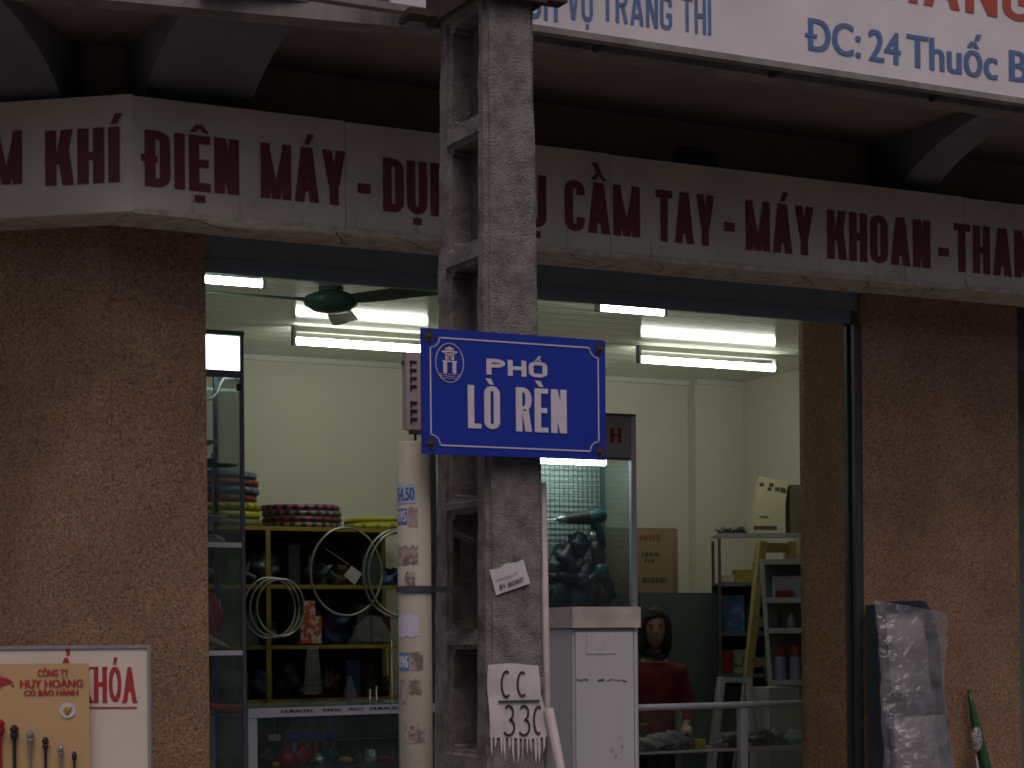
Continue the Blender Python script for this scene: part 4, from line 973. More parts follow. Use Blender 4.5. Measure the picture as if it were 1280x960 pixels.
# hose coils: ribbed tori, two colours
def coil(name, px, n, z, Ro, r, m1, m2, lab, ribs=70, pat='ring', grp='hose coils on top of the yellow rack'):
    cx = at(px, 640, n).x; bm = B(); segA, segB = ribs*2, 10; V_ = []; jit = random.uniform(0, 6)
    for i in range(segA):
        a_ = 2*math.pi*i/segA; rr = r*(1.0 if i % 2 else .90); Rm = (Ro-r)*(1+.02*math.sin(3*a_+jit))
        V_.append([bm.verts.new((cx+math.cos(a_)*(Rm+rr*math.cos(2*math.pi*k/segB)), n+math.sin(a_)*(Rm+rr*math.cos(2*math.pi*k/segB)), z+rr*math.sin(2*math.pi*k/segB)+.003*math.sin(2*a_+jit))) for k in range(segB)])
    for i in range(segA):
        for k in range(segB):
            f = bm.faces.new((V_[i][k], V_[(i+1) % segA][k], V_[(i+1) % segA][(k+1) % segB], V_[i][(k+1) % segB]))
            f.material_index = (1 if (i//2) % 3 == 0 else 0) if pat == 'ring' else (1 if (i//3+k//2) % 2 else 0)
    o = obj(name, bm, [m1, m2], smooth=True); return tag(o, lab, 'hose coil', grp)
def hm(n_, c): return mat(n_, c, .35, amt=.25)
hblu = hm('hose_blue', (.04, .13, .28)); hred = hm('hose_red', (.26, .03, .045)); hyel = hm('hose_yellow', (.50, .46, .04)); holv = hm('hose_olive', (.20, .19, .06)); hblk = hm('hose_black', (.03, .025, .03)); hpnk = hm('hose_pink', (.38, .07, .17)); hgry = hm('hose_grey', (.22, .20, .19)); hlime = hm('hose_lime', (.42, .45, .05))
z = shf[0]; rr = .024; yc = YR+.27; Rr = .26
st1 = [(holv, hgry, 'olive hose coil at the bottom of the left stack behind the glass cabinet', .27), (hlime, hyel, 'fat lime yellow hose coil second from the bottom of the left stack', .255), (hyel, holv, 'flat yellow hose coil in the middle of the left stack', .255), (hred, hblk, 'dull red hose coil just above the yellow ones in the left stack', .24), (hblu, hgry, 'blue hose coil sandwiched between red coils in the left stack', .25), (hred, hblk, 'upper red hose coil second from the top of the left stack', .25), (hblu, hgry, 'topmost blue hose coil of the left stack', .24)]
for i, (m1, m2, lab, Ro) in enumerate(st1): coil('hose_coil', 272+random.uniform(-1, 1), yc, z+rr+i*.0475, Ro, rr, m1, m2, lab)
st2 = [(hblk, hgry, 'grey and black hose coil at the bottom of the pink plaid stack'), (hblk, hred, 'dark plaid hose coil second from the bottom of the pink stack'), (hgry, hblk, 'black and white checked hose coil under the pink one'), (hpnk, hblk, 'topmost pink and black hose coil of the middle stack')]
for i, (m1, m2, lab) in enumerate(st2): coil('hose_coil', 376+random.uniform(-2, 2), yc, z+.018+i*.036, .245, .018, m1, m2, lab, pat='chk')
st3 = [(hlime, holv, 'lower yellow hose coil of the flat pair near the pipe'), (hyel, hlime, 'upper yellow hose coil of the flat pair near the pipe')]
for i, (m1, m2, lab) in enumerate(st3): coil('hose_coil', 477+i*3, yc, z+.019+i*.04, .25, .018, m1, m2, lab, ribs=50, pat='ring')
# wire hoops hanging on the rack
wire = mat('galvanised_wire', (.42, .44, .42), .35, .6, amt=.2)
def hoop(px, py, rx, ry, n, r, lab, turns=1, tilt=0):
    c = at(px, py, n); q = at(px+rx, py, n); top_ = at(px, py-ry, n); Rx = q.x-c.x; Rz = top_.z-c.z
    t = thing('wire_hoop', (c.x, c.y, c.z-Rz), lab, 'wire coil', 'wire hoops hanging on the yellow rack')
    bm = B()
    for k in range(turns):
        tube(bm, [(c.x+Rx*math.cos(a_)*(1-.04*k)+tilt*k, n-.014*k+.008*math.sin(a_*2+k), c.z+Rz*math.sin(a_)*(1-.03*k)) for a_ in [2*math.pi*i/56 for i in range(56)]], r, 8, closed=True)
    obj('wire_ring', bm, wire, t, smooth=True)
    bm = B(); bar(bm, (c.x, n, c.z+Rz), (c.x, YR-.012, c.z+Rz+.012), .006); obj('hook', bm, darkm, t)
    return t
YH = YR-.09
big = hoop(433, 714.5, 44, 55, YH, .0075, 'large single galvanised wire hoop with a white tag hanging on the yellow rack')
hoop(337, 760, 32, 38, YH, .007, 'small bundle of three wire hoops beside the glass cabinet post', 3, .03)
hoop(497, 717, 42, 55, YH-.03, .0075, 'double wire hoop half hidden behind the beige pipe', 2, .02)
c = at(441, 719, YH-.06); bm = B(); poly_prism(bm, [c+Vector((-.058, 0, -.002)), c+Vector((.012, 0, -.058)), c+Vector((.06, 0, .01)), c+Vector((-.005, 0, .055))], (0, .002, 0)); tg = obj('paper_tag', bm, paper, big); tg['label'] = 'square white paper tag turned on its corner'
bm = B(); bar(bm, c+Vector((0, .003, .05)), (c.x-.15, YH, c.z+.16), .002); obj('tag_string', bm, paper, big)
# thin rods leaning
for k, (px_, t_) in enumerate(((470, 862), (478, 858), (497, 800))):
    bm = B(); a = at(px_, t_, YR-.15); tube(bm, [(a.x-.02, YR-.10, FL), (a.x, YR-.06, a.z)], .005, 8); tag(obj('steel_rod', bm, wire, smooth=True), ['short leftmost steel rod leaning on the yellow rack', 'short middle steel rod leaning on the yellow rack', 'tall steel rod leaning on the rack beside the beige pipe'][k], 'rod')

# ------------------------------------------------------------------ left tall glass cabinet
YG1 = .42; DG = .34
xg1 = at(306, 600, YG1).x; xg0 = xg1-.62; zg1 = at(285, 414, YG1).z
gcab = thing('glass_display_cabinet', ((xg0+xg1)/2, YG1, FL), 'tall glass display cabinet with a lit top panel behind the left granite pillar', 'display cabinet')
for x_, y_ in ((xg0, YG1), (xg1-.016, YG1), (xg0, YG1+DG), (xg1-.016, YG1+DG)):
    bm = B(); box(bm, x_, x_+.016, y_, y_+.016, FL, zg1-.018); obj('post', bm, aludk, gcab)
bm = B(); box(bm, xg0-.002, xg1+.002, YG1-.003, YG1+.02, zg1-.017, zg1+.003); box(bm, xg0, xg1, YG1+.021, YG1+DG+.016, zg1-.012, zg1-.002); obj('top_frame', bm, aludk, gcab, bevel=.006)
zb1 = at(285, 467, YG1).z; bm = B(); box(bm, xg0+.017, xg1-.017, YG1+.001, YG1+.016, zb1-.015, zb1+.015); obj('cross_bar', bm, aludk, gcab)
bm = B(); box(bm, xg0+.018, xg1-.018, YG1+.004, YG1+.012, zb1+.016, zg1-.02); obj('lit_panel', bm, mat('lit_panel', (.8, 1, .9), emis=7.0, ecol=(.80, 1, .88)), gcab)
for k, y_ in enumerate((680, 815)):
    z = at(285, y_, YG1).z; bm = B(); box(bm, xg0+.017, xg1-.017, YG1+.012, YG1+DG-.01, z-.004, z+.002); obj('glass_shelf', bm, GLASS, gcab)
    bm = B(); box(bm, xg0+.017, xg1-.0165, YG1-.001, YG1+.011, z-.014, z+.006); obj('shelf_rail', bm, aluw, gcab)
z3 = at(285, 893, YG1).z; bm = B(); box(bm, xg0+.017, xg1-.017, YG1+.012, YG1+DG-.01, z3-.006, z3); obj('glass_shelf', bm, GLASS, gcab)
bm = B(); box(bm, xg0+.017, xg1-.017, YG1+.003, YG1+.007, FL+.1, zb1-.016); obj('glass_pane', bm, GLASS, gcab)
bm = B(); box(bm, xg0+.017, xg1-.017, YG1+DG+.004, YG1+DG+.008, FL+.1, zb1-.016); obj('glass_pane', bm, GLASS, gcab)
bm = B(); box(bm, xg1-.010, xg1-.006, YG1+.017, YG1+DG-.001, FL+.1, zg1-.02); obj('glass_pane', bm, GLASS, gcab)
bm = B(); box(bm, xg0, xg1, YG1+.0, YG1+DG, FL, FL+.09); obj('plinth', bm, aludk, gcab)
a = at(299, 480, YG1-.004); bm = B(); box(bm, a.x-.012, a.x+.006, YG1-.008, YG1-.001, a.z-.03, a.z); obj('latch', bm, black, gcab)
bm = B(); P_ = [at(x_, y_, YG1+.1) for x_, y_ in ((258, 500), (266, 497), (273, 490), (276, 480), (280, 473), (296, 474))]; tube(bm, P_, .006, 8); tag(obj('white_lead', bm, paper, smooth=True), 'curly white power lead inside the tall glass cabinet below its lit panel', 'power lead')
def dish(px, py, n, r, lab, m=white, inv=False):
    c = at(px, py, n); bm = B(); s = -1 if inv else 1
    lathe(bm, [(.012, -.028*s), (.02, -.02*s), (r*.8, -.004*s), (r, .0), (r*.96, .004*s), (r*.5, -.002*s)], c, 24); lathe(bm, [(.01, -.06), (.01, -.028)], c, 8)
    return tag(obj('drill_disc', bm, m, smooth=True), lab, 'disc', 'discs in the tall glass cabinet')
za = at(285, 680, YG1).z+.003
dish(252, 552, YG1+.16, .075, 'upper white dish on a stalk in the tall glass cabinet'); dish(262, 646, YG1+.16, .075, 'lower white dish above the upper shelf of the tall glass cabinet')
bm = B(); cc = at(262, 583, YG1+.2); lathe(bm, [(.09, 0), (.115, .003), (.115, .006), (.02, .010)], cc, 28); lathe(bm, [(.03, .012), (.06, .016), (.06, .03), (.01, .032)], (cc.x-.03, cc.y, cc.z), 20); tag(obj('saw_disc', bm, darkgoods), 'dark flat saw disc between the two white dishes in the glass cabinet', 'disc')
bm = B(); cc = at(262, 671, YG1+.16); lathe(bm, [(.07, -.002), (.065, .02), (.03, .04)], (cc.x, cc.y, za+.004), 20); tag(obj('grey_cap', bm, mat('grey_cap', (.3, .31, .3), .5)), 'grey rounded cap standing on the upper shelf of the glass cabinet', 'cap')
bm = B(); cc = at(266, 676, YG1+.16); tube(bm, [(cc.x, cc.y, za+.03), (cc.x, cc.y, at(262, 552, YG1+.16).z-.05)], .005, 6); tag(obj('display_stalk', bm, wire), 'thin steel stalk rising from the upper shelf of the glass cabinet', 'stand')
za = at(285, 815, YG1).z+.003
bm = B(); cc = at(262, 760, YG1+.15); lump(bm, (cc.x, cc.y, za+.13), (.045, .04, .10), 3, .3); bx_ = obj('red_tool_case', bm, redg, smooth=True); tag(bx_, 'red tool case standing on the lower shelf of the glass cabinet', 'tool case')
bm = B(); a = at(264, 794, YG1+.08); tube(bm, [(a.x-.02, a.y, za+.06), (a.x+.07, a.y, za+.012)], [.018, .014], 10); tag(obj('pale_grip_tool', bm, mat('pale_grip', (.4, .34, .3), .5), smooth=True), 'brownish hand tool lying in front of the red case in the glass cabinet', 'hand tool')
bm = B(); a = at(288, 888, YG1+.1); tube(bm, [(a.x-.13, a.y, z3+.05), (a.x-.05, a.y, z3+.02), (a.x+.035, a.y, z3+.02)], [.012, .02, .018], 10); tag(obj('red_pliers', bm, redg, smooth=True), 'red handled tool lying on the lowest shelf of the glass cabinet', 'hand tool')
random.seed(4)
for k in range(4):
    bm = B(); a = at(262+k*9, 800, YG1+.2); lump(bm, (a.x, YG1+.24, z3+.05), (.035, .03, .05), k, .5); tag(obj('dark_fitting', bm, darkgoods, smooth=True), ['leftmost','second','third','rightmost'][k]+' dark lumpy fitting behind the red tool on the lowest cabinet shelf', 'fitting', 'dark fittings in the glass cabinet')

# ------------------------------------------------------------------ glass counter (left)
YCt = .95
ua = at(309, 897, YCt); UCt = Vector((math.cos(R(7)), math.sin(R(7)), 0)).normalized()
zct = at(400, 889, YCt).z
LC = 1.35
gco = thing('glass_counter', (ua.x, ua.y, FL), 'low glass sales counter with an aluminium lettered edge left of the pole', 'glass counter')
P0 = Vector((ua.x, YCt, 0)); nC = Vector((-UCt.y, UCt.x, 0))
def cb(name, u0, w2, d0, d2, z0, z1, m, par=gco, bev=0):
    bm = B(); obox(bm, P0+UCt*u0+nC*d0, UCt, w2, d2, z0, z1); return obj(name, bm, m, par, bevel=bev, segs=2)
cb('glass_top', 0, LC, .0, .42, zct+.022, zct+.030, glassy('green_edge_glass', (.6, .75, .68), film=.25, filmc=(.4, .5, .45)))
cb('edge_rail', 0, LC, -.012, .02, zct-.022, zct+.020, aluw, bev=.005)
for u0 in (0, .80, LC-.03):
    cb('post', u0, .045, -.008, .03, FL, zct-.023, aluw, bev=.005)
cb('post', 0, .03, .38, .03, FL, zct+.02, aluw); cb('post', LC-.03, .03, .38, .03, FL, zct+.02, aluw)
cb('front_glass', .046, LC-.08, .004, .004, FL+.1, zct-.024, GLASS)
cb('back_panel', .03, LC-.06, .39, .008, FL, zct+.0, greyc)
cb('base', .0, LC, .0, .41, FL, FL+.09, aludk)
zsh = at(400, 958, YCt+.05).z
cb('glass_shelf', .03, LC-.06, .03, .35, zsh-.008, zsh, GLASS)
zs2 = at(400, 926, YCt+.3).z; cb('shelf_rail', .35, LC-.4, .30, .01, zs2-.004, zs2+.002, alu)
for body, a, b, m_ in (('DURACELL', 343, 385, ink), ('SUNCELL', 395, 420, ink), ('PINACO', 428, 447, blup), ('DURACELL', 454, 495, ink)):
    p, q_ = atp(a, 0, P0-nC*.012, UCt), atp(b, 0, P0-nC*.012, UCt); wdt = (Vector((q_.x, q_.y, 0))-Vector((p.x, p.y, 0))).length
    text(body, Vector((p.x, p.y, zct-.004)), UCt, wdt, .014, m_, gco, fat=.06, lift=.001)
random.seed(8)
goods = []
def blister(px, pt, m1, m2, lab):
    p = atp(px, pt, P0+nC*.16, UCt); bm = B(); obox(bm, Vector((p.x, p.y, 0)), UCt, .065, .004, p.z-.20, p.z); t = thing('tool_pack', (p.x, p.y, p.z-.2), lab, 'tool pack', 'tool packs in the glass counter')
    obj('card_backing', bm, m1, t); bm = B(); tube(bm, [Vector((p.x, p.y, p.z-.19))+UCt*.035-nC*.018, Vector((p.x, p.y, p.z-.06))+UCt*.035-nC*.015], [.014, .01], 8); obj('tool_grip', bm, m2, t, smooth=True)
    bm = B(); obox(bm, Vector((p.x, p.y, 0))-nC*.004+UCt*.004, UCt, .057, .003, p.z-.055, p.z-.012); obj('printed_header', bm, blug, t)
    bm = B(); tube(bm, [Vector((p.x, p.y, p.z))+UCt*.033, Vector((p.x, p.y, zct))+UCt*.033], .002, 6); obj('hanging_wire', bm, wire, t)
blister(357, 912, card, lav, 'leftmost blue-topped tool pack hanging in the glass counter'); blister(382, 911, card, redg, 'middle blue-topped tool pack hanging in the glass counter'); blister(404, 911, mat('grey_card', (.2, .19, .2), .6), redg, 'rightmost blue-topped tool pack hanging in the glass counter')
p = atp(336, 918, P0+nC*.12, UCt); bm = B(); obox(bm, Vector((p.x, p.y, 0)), UCt, .06, .004, p.z-.03, p.z); bar(bm, Vector((p.x, p.y, p.z))+UCt*.03, Vector((p.x, p.y, zct))+UCt*.03, .002); tag(obj('price_card', bm, paper), 'small white price card hanging at the left end inside the glass counter', 'card')
items = [(332, 944, .05, 'black', black, 'black knob'), (338, 938, .028, 'yellow', yelg, ''), (358, 949, .055, 'red', redg, ''), (376, 948, .045, 'bright red', redg, ''), (388, 945, .03, 'teal', teal, ''), (398, 952, .035, 'grey', alu, ''), (412, 948, .04, 'dark teal', teal, ''), (428, 950, .035, 'orange wood', woody, ''), (446, 953, .04, 'black', black, ''), (462, 953, .035, 'grey', alu, ''), (478, 953, .03, 'red', redg, ''), (490, 951, .04, 'dark red', gc[3], '')]
posw = ['far left end', 'near the left post', 'under the leftmost tool pack', 'between the tool packs', 'under the middle tool pack', 'under the rightmost tool pack', 'just right of the tool packs', 'beside the wooden frame', 'in the middle', 'before the inner post', 'beside the inner post', 'next to the beige pipe']
for k, (px_, py_, r_, cn, m_, _x) in enumerate(items):
    p = atp(px_, py_, P0+nC*.13, UCt); bm = B(); 
    if k % 3 == 0: lump(bm, (p.x, p.y, zsh+r_*.8), (r_*.9, r_*.7, r_), k, .35)
    elif k % 3 == 1: tube(bm, [(p.x-r_, p.y, zsh+r_*.5), (p.x+r_*.4, p.y-.02, zsh+r_*.5), (p.x+r_*1.2, p.y-.02, zsh+r_*.35)], [r_*.5, r_*.48, r_*.3], 10)
    else: lathe(bm, [(r_*.8, 0), (r_*.8, r_*.9), (r_*.4, r_*1.1), (r_*.3, r_*1.5)], (p.x, p.y, zsh), 14)
    tag(obj('small_tool', bm, m_, smooth=True), f'{cn} small hardware item in the glass counter {posw[k]}', 'hardware', 'small hardware in the glass counter')

# ------------------------------------------------------------------ middle showcase with drills
YM = .80
xm1 = at(796, 650, YM).x; xm0 = at(585, 650, YM).x; zm1 = at(775, 517, YM).z; zh = at(775, 572, YM).z; DM = .40
sc = thing('drill_showcase', ((xm0+xm1)/2, YM, FL), 'lit glass showcase of power drills directly behind the pole and cabinet', 'showcase')
for x_, y_ in ((xm0, YM), (xm1-.028, YM), (xm0, YM+DM), (xm1-.028, YM+DM)):
    bm = B(); box(bm, x_, x_+.028, y_, y_+.024, FL, zm1-.002); obj('post', bm, aluw if y_ == YM else aludk, sc, bevel=.004)
hdm = mat('header_board', (.34, .34, .31), .6, amt=.3)
bm = B(); box(bm, xm0+.03, xm1-.03, YM+.004, YM+.02, zh, zm1-.012); obj('header_board', bm, hdm, sc)
bm = B(); box(bm, xm0+.03, xm1-.001, YM-.002, YM+.024, zm1-.011, zm1); box(bm, xm0, xm1, YM+.025, YM+DM+.02, zm1-.01, zm1-.004); obj('top_frame', bm, aludk, sc)
bm = B(); box(bm, xm0+.029, xm1-.029, YM+.001, YM+.018, zh-.012, zh-.001); obj('header_rail', bm, aludk, sc)
ptext('H', 763, 776.5, 534, 553.5, YM+.003, mat('header_red', (.28, .02, .03), .6), sc, fat=.06)
ta, tb_ = at(678, 573, YM+.08), at(756, 580, YM+.08); tz = (ta.z+tb_.z)/2
bm = B(); tube(bm, [(ta.x-.25, YM+.08, tz), (tb_.x, YM+.08, tz)], .016, 14); obj('lit_tube', bm, cabtube, sc, smooth=True)
bm = B(); box(bm, ta.x-.27, tb_.x+.01, YM+.065, YM+.095, tz+.02, tz+.05); obj('lamp_batten', bm, battm, sc)
bm = B(); box(bm, xm0+.03, xm1-.03, YM+.006, YM+.010, FL+.5, zh-.013); obj('glass_pane', bm, GLASS, sc)
bm = B(); box(bm, xm1-.018, xm1-.012, YM+.026, YM+DM-.002, FL+.5, zh-.013); obj('glass_pane', bm, GLASS, sc)
# pale back board behind the drills with wire grid
YGd = YM+.30
xb1 = at(753, 680, YGd).x
bm = B(); box(bm, xm0+.03, xb1, YGd+.02, YGd+.03, FL+.5, tz+.06); obj('back_board', bm, mat('pale_green_board', (.46, .52, .50), .6, amt=.3), sc)
bm = B(); box(bm, xb1+.001, xb1+.012, YGd-.01, YGd+.03, FL+.5, tz+.06); obj('board_edge', bm, mat('teal_dark_edge', (.06, .15, .15), .5), sc)
bm = B(); pit = .0265; zlo = FL+.6; x_ = xm0+.04; xs2 = at(672, 680, YGd).x-.3
x_ = xs2
while x_ < xb1-.004: box(bm, x_, x_+.003, YGd, YGd+.003, zlo, tz+.05); x_ += pit
z = zlo
while z < tz+.05: box(bm, xs2, xb1-.004, YGd-.0035, YGd-.0005, z, z+.003); z += pit
g = obj('wire_grid', bm, mat('grid_wire', (.04, .11, .11), .5), sc); g['kind'] = 'stuff'
bm = B(); box(bm, xm0+.03, xm1-.03, YM+.03, YGd+.02, FL+.42, FL+.5); box(bm, xm0, xm1, YM+.02, YM+DM, FL, FL+.419); obj('base', bm, greyc, sc)
def drill(px, py, n, s, m1, lab, rot=0, flip=1):
    c = at(px, py, n); t = thing('power_drill', c, lab, 'power drill', 'drills hanging on the wire grid'); f = flip
    def P(a, b): 
        return Vector((c.x+f*(a*math.cos(rot)-b*math.sin(rot))*s, c.y, c.z+(a*math.sin(rot)+b*math.cos(rot))*s))
    bm = B(); tube(bm, [P(-.10, 0), P(-.06, 0), P(.03, 0), (P(.09, 0)), P(.11, 0)], [.022*s, .03*s, .036*s, .034*s, .02*s], 14); obj('housing', bm, black, t, smooth=True)
    bm = B(); tube(bm, [P(.02, .002), P(.09, .002), P(.118, .0)], [.038*s, .037*s, .022*s], 14); obj('motor_shell', bm, m1, t, smooth=True)
    bm = B(); tube(bm, [P(.06, -.01), P(.085, -.08), P(.09, -.15)], [.026*s, .021*s, .024*s], 12); hd = obj('handle', bm, m1, t, smooth=True)
    bm = B(); tube(bm, [P(.05, -.04), P(.04, -.06)], .009*s, 8); obj('trigger', bm, black, hd)
    bm = B(); tube(bm, [P(-.10, 0), P(-.135, 0), P(-.155, 0)], [.02*s, .018*s, .008*s], 12); ch = obj('chuck', bm, steel, t, smooth=True)
    bm = B(); tube(bm, [P(-.155, 0), P(-.21, 0)], .004*s, 6); obj('drill_bit', bm, steel, ch)
    bm = B(); tube(bm, [P(.09, -.15), P(.10, -.22), P(.07, -.30), P(.09, -.38)], .005*s, 6); obj('cable', bm, black, t, smooth=True)
    bm = B(); bar(bm, P(.02, .03), P(.02, .03)+Vector((0, YGd-n, .01)), .006); obj('hook', bm, wire, t)
drill(730, 647, YM+.17, 1.0, teal, 'teal power drill hanging highest on the wire grid', rot=R(4))
drill(715, 722, YM+.17, .8, black, 'small black power drill hanging low on the wire grid beside the cabinet lid', rot=R(-8))
drill(748, 700, YM+.16, .95, mat('dark_teal_plastic', (.01, .06, .07), .4), 'dark teal power drill hanging upright near the right edge of the grid', rot=R(-75))
random.seed(14)
for k, (px_, py_, r_) in enumerate(((705, 700, .06), (722, 684, .05), (733, 735, .09), (696, 748, .08), (748, 745, .07), (716, 762, .09), (690, 715, .05))):
    c = at(px_, py_, YM+.2); bm = B(); lump(bm, c, (r_, .05, r_*1.3), k+2, .28); bar(bm, c, (c.x, YGd, c.z+.02), .006)
    tag(obj('tool_pouch', bm, [darkgoods, mat('dark_blue_pouch', (.012, .025, .04), .5)][k % 2], smooth=True), ['black tool pouch hanging left under the teal drill', 'dark blue pouch hanging under the nose of the teal drill', 'large black pouch hanging in the middle low on the grid', 'dark blue pouch low at the left beside the conduit', 'black pouch low at the right edge of the grid', 'wide black pouch lowest on the grid just above the cabinet lid', 'small black pouch beside the thin conduit'][k], 'tool pouch', 'tool pouches on the wire grid')

# ------------------------------------------------------------------ right side: steel cabinet, cartons, rack
YQ = 3.45
x0, x1, z0, z1 = rect(690, 902, 741, 900, YQ); zq = at(880, 741, YQ).z
scb = thing('steel_cupboard', ((x0+x1)/2, YQ, FL), 'dark grey green steel cupboard against the back wall behind the woman', 'cupboard')
bm = B(); box(bm, x0, x1, YQ+.004, YQ+.5, FL, zq); obj('carcass', bm, greyc, scb, bevel=.004)
for a, b in ((x0+.01, (x0+x1)/2-.003), ((x0+x1)/2+.003, x1-.01)):
    bm = B(); box(bm, a, b, YQ-.012, YQ+.002, FL+.05, zq-.02); d_ = obj('door', bm, greyc, scb, bevel=.003, segs=1)
    bm = B(); box(bm, (a+b)/2-.02, (a+b)/2+.02, YQ-.02, YQ-.0125, 1.2, 1.22); obj('handle', bm, alu, d_)
x0, x1, z0, z1 = rect(694, 841, 659, 741, YQ+.05)
ctn = thing('cardboard_carton', ((x0+x1)/2, YQ+.1, zq), 'large brown cardboard carton on top of the steel cupboard', 'carton')
bm = B(); box(bm, x0, x1, YQ+.05, YQ+.35, zq+.001, z1); hexa(bm, [(x1+.001, YQ+.05, zq+.001), (x1+.07, YQ+.10, zq+.001), (x1+.06, YQ+.38, zq+.001), (x1+.001, YQ+.35, zq+.001), (x1+.001, YQ+.05, z1+.004), (x1+.07, YQ+.10, z1), (x1+.06, YQ+.38, z1), (x1+.001, YQ+.35, z1+.004)]); obj('box_body', bm, card, ctn)
cpr = mat('carton_print', (.10, .07, .05), .85); cprr = mat('carton_red_print', (.26, .09, .06), .85)
for a, b, t, s, m_ in ((802, 824, 690, 696, cpr), (806, 818, 699, 703, cpr), (803, 833, 722, 729, cpr), (800, 826, 668, 676, cprr)):
    bm = B(); p, q_ = at(a, t, YQ+.049), at(b, s, YQ+.049); k = p.x
    while k < q_.x-.008: wv = random.uniform(.012, .035); box(bm, k, min(k+wv, q_.x), YQ+.0485, YQ+.0498, q_.z, p.z); k += wv+.009
    obj('printed_band', bm, m_, ctn)
# grey steel rack at right, turned towards the street corner
class Fr:
    def __init__(f, px, n, u=RT): f.P = at(px, 700, n); f.u = u; f.d = Vector((-u.y, u.x, 0))
    def p(f, px, py, off=0): return atp(px, py, f.P+f.d*off, f.u)
    def uu(f, px, off=0): return (f.p(px, 700, off)-f.P).dot(f.u)
    def box(f, bm, u0, u1, d0, d1, z0, z1):
        q = [f.P+f.u*a_+f.d*b_ for a_, b_ in ((u0, d0), (u1, d0), (u1, d1), (u0, d1))]
        hexa(bm, [(v.x, v.y, z0) for v in q]+[(v.x, v.y, z1) for v in q])
FR = Fr(897, 3.30)
uw = FR.uu(1050)
zsv = [FR.p(940, y_).z for y_ in (667, 728, 790, 842)]+[FL+.3]
rk = thing('steel_stock_rack', (FR.P.x, FR.P.y, FL), 'grey steel stock rack beside the right jamb with a yellow ladder in front', 'rack')
for i, z in enumerate(zsv):
    bm = B(); FR.box(bm, 0, uw, 0, .38, z-.01, z); FR.box(bm, 0, uw, -.006, -.001, z-.024, z+.003); obj('shelf', bm, [greyc, alu][i == 0], rk)
for a_ in (0, uw-.02):
    for b_ in (-.02, .385): bm = B(); FR.box(bm, a_, a_+.02, b_, b_+.012, FL, zsv[0]-.03); obj('post', bm, aludk, rk)
bm = B(); FR.box(bm, 0, uw, .40, .41, FL, zsv[1]); obj('back_panel', bm, brown_back, rk)
# tall pale carton leaning on top
t = thing('pale_carton', (FR.p(965, 661).x, FR.p(965, 661).y, zsv[0]), 'tall pale printed carton tilted on top of the steel stock rack', 'carton')
q = [FR.p(939, 657, .06), FR.p(975, 661, .06), FR.p(986, 602, .10), FR.p(949, 595, .10)]
q[0].z = zsv[0]+.004; q[1].z = zsv[0]+.003
bm = B(); bk = FR.d*.18; hexa(bm, [q[0], q[1], q[1]+bk, q[0]+bk, q[3], q[2], q[2]+bk, q[3]+bk]); obj('box_body', bm, cardp, t)
def cq(u, v): a = q[0].lerp(q[1], u); b = q[3].lerp(q[2], u); return a.lerp(b, v)-FR.d*.002
bm = B()
for u, v, s in ((.12, .86, .02), (.40, .80, .018), (.44, .88, .02), (.66, .82, .02), (.84, .82, .024), (.9, .80, .02)): p = cq(u, v); bar(bm, p-FR.u*s*.7, p+FR.u*s*.7, s*1.3, .0012, up=FR.d)
for k in range(9): p = cq(.10+k*.09, .10); bar(bm, p-FR.u*.010, p+FR.u*.008, .026, .0012, up=FR.d)
p, p2 = cq(.2, .3), cq(.5, .3); bar(bm, p, p2, .008, .001, up=FR.d); obj('printed_marks', bm, cpr, t)['kind'] = 'stuff'
def rb(px0, px1, pt, z_, m, lab, name='stock_carton', cat='carton', dep=.2, off=.03):
    z1 = FR.p((px0+px1)/2, pt, off).z; bm = B(); FR.box(bm, FR.uu(px0, off), FR.uu(px1, off), off, off+dep, z_+.0035, z1); return tag(obj(name, bm, m, bevel=.003, segs=1), lab, cat)
rb(988, 1012, 606, zsv[0], mat('dark_carton', (.13, .11, .06), .8), 'darker carton standing beside the tall pale one on the steel rack', 'dark_carton', off=.1, dep=.22)
rb(902, 918, 719, zsv[1], cardp, 'small pale carton on the second shelf of the steel rack'); rb(919, 944, 712, zsv[1], mat('dull_yellow', (.34, .26, .05), .6, amt=.5), 'yellow boxed tool on the second shelf of the steel rack', off=.04)
rb(945, 970, 702, zsv[1], woody, 'brown box behind the ladder on the second rack shelf', off=.10); rb(905, 930, 744, zsv[2], mat('blue_print_box', (.04, .09, .24), .5, col2=(.18, .22, .3), scale=14, amt=.9, lo=.5, hi=.6), 'blue printed box on the third shelf of the steel rack')
rb(932, 950, 752, zsv[2], gc[4], 'dark navy box beside the blue printed box on the steel rack', off=.05); rb(901, 914, 812, zsv[3], redg, 'narrow red box on the lowest visible rack shelf')
rb(915, 937, 812, zsv[3], mat('white_print_box', (.34, .34, .29), .6, col2=(.06, .06, .06), scale=16, amt=.9, lo=.5, hi=.56), 'white box with a dark print on the lowest visible rack shelf', off=.04); rb(902, 945, 858, zsv[4], darkgoods, 'dark carton on the bottom shelf of the steel rack')
rb(952, 975, 800, zsv[3], gc[2], 'dark green box behind the ladder on the steel rack', off=.06)
for k, (px_, z_, r_) in enumerate(((955, zsv[2], .07), (990, zsv[1], .06), (905, zsv[0], .035), (925, zsv[0], .03))):
    p = FR.p(px_, 700, .14); bm = B(); lump(bm, (p.x, p.y, z_+r_*.65), (r_*1.5, r_, r_*.8), k+5, .45); tag(obj('dark_bundle', bm, gc[k % 2], smooth=True), ['slate bundle right of the navy box on the steel rack', 'black bundle at the right of the second rack shelf', 'slate flat bundle at the left end of the rack top', 'black flat bundle left of the tall pale carton on the rack top'][k], 'bundle')
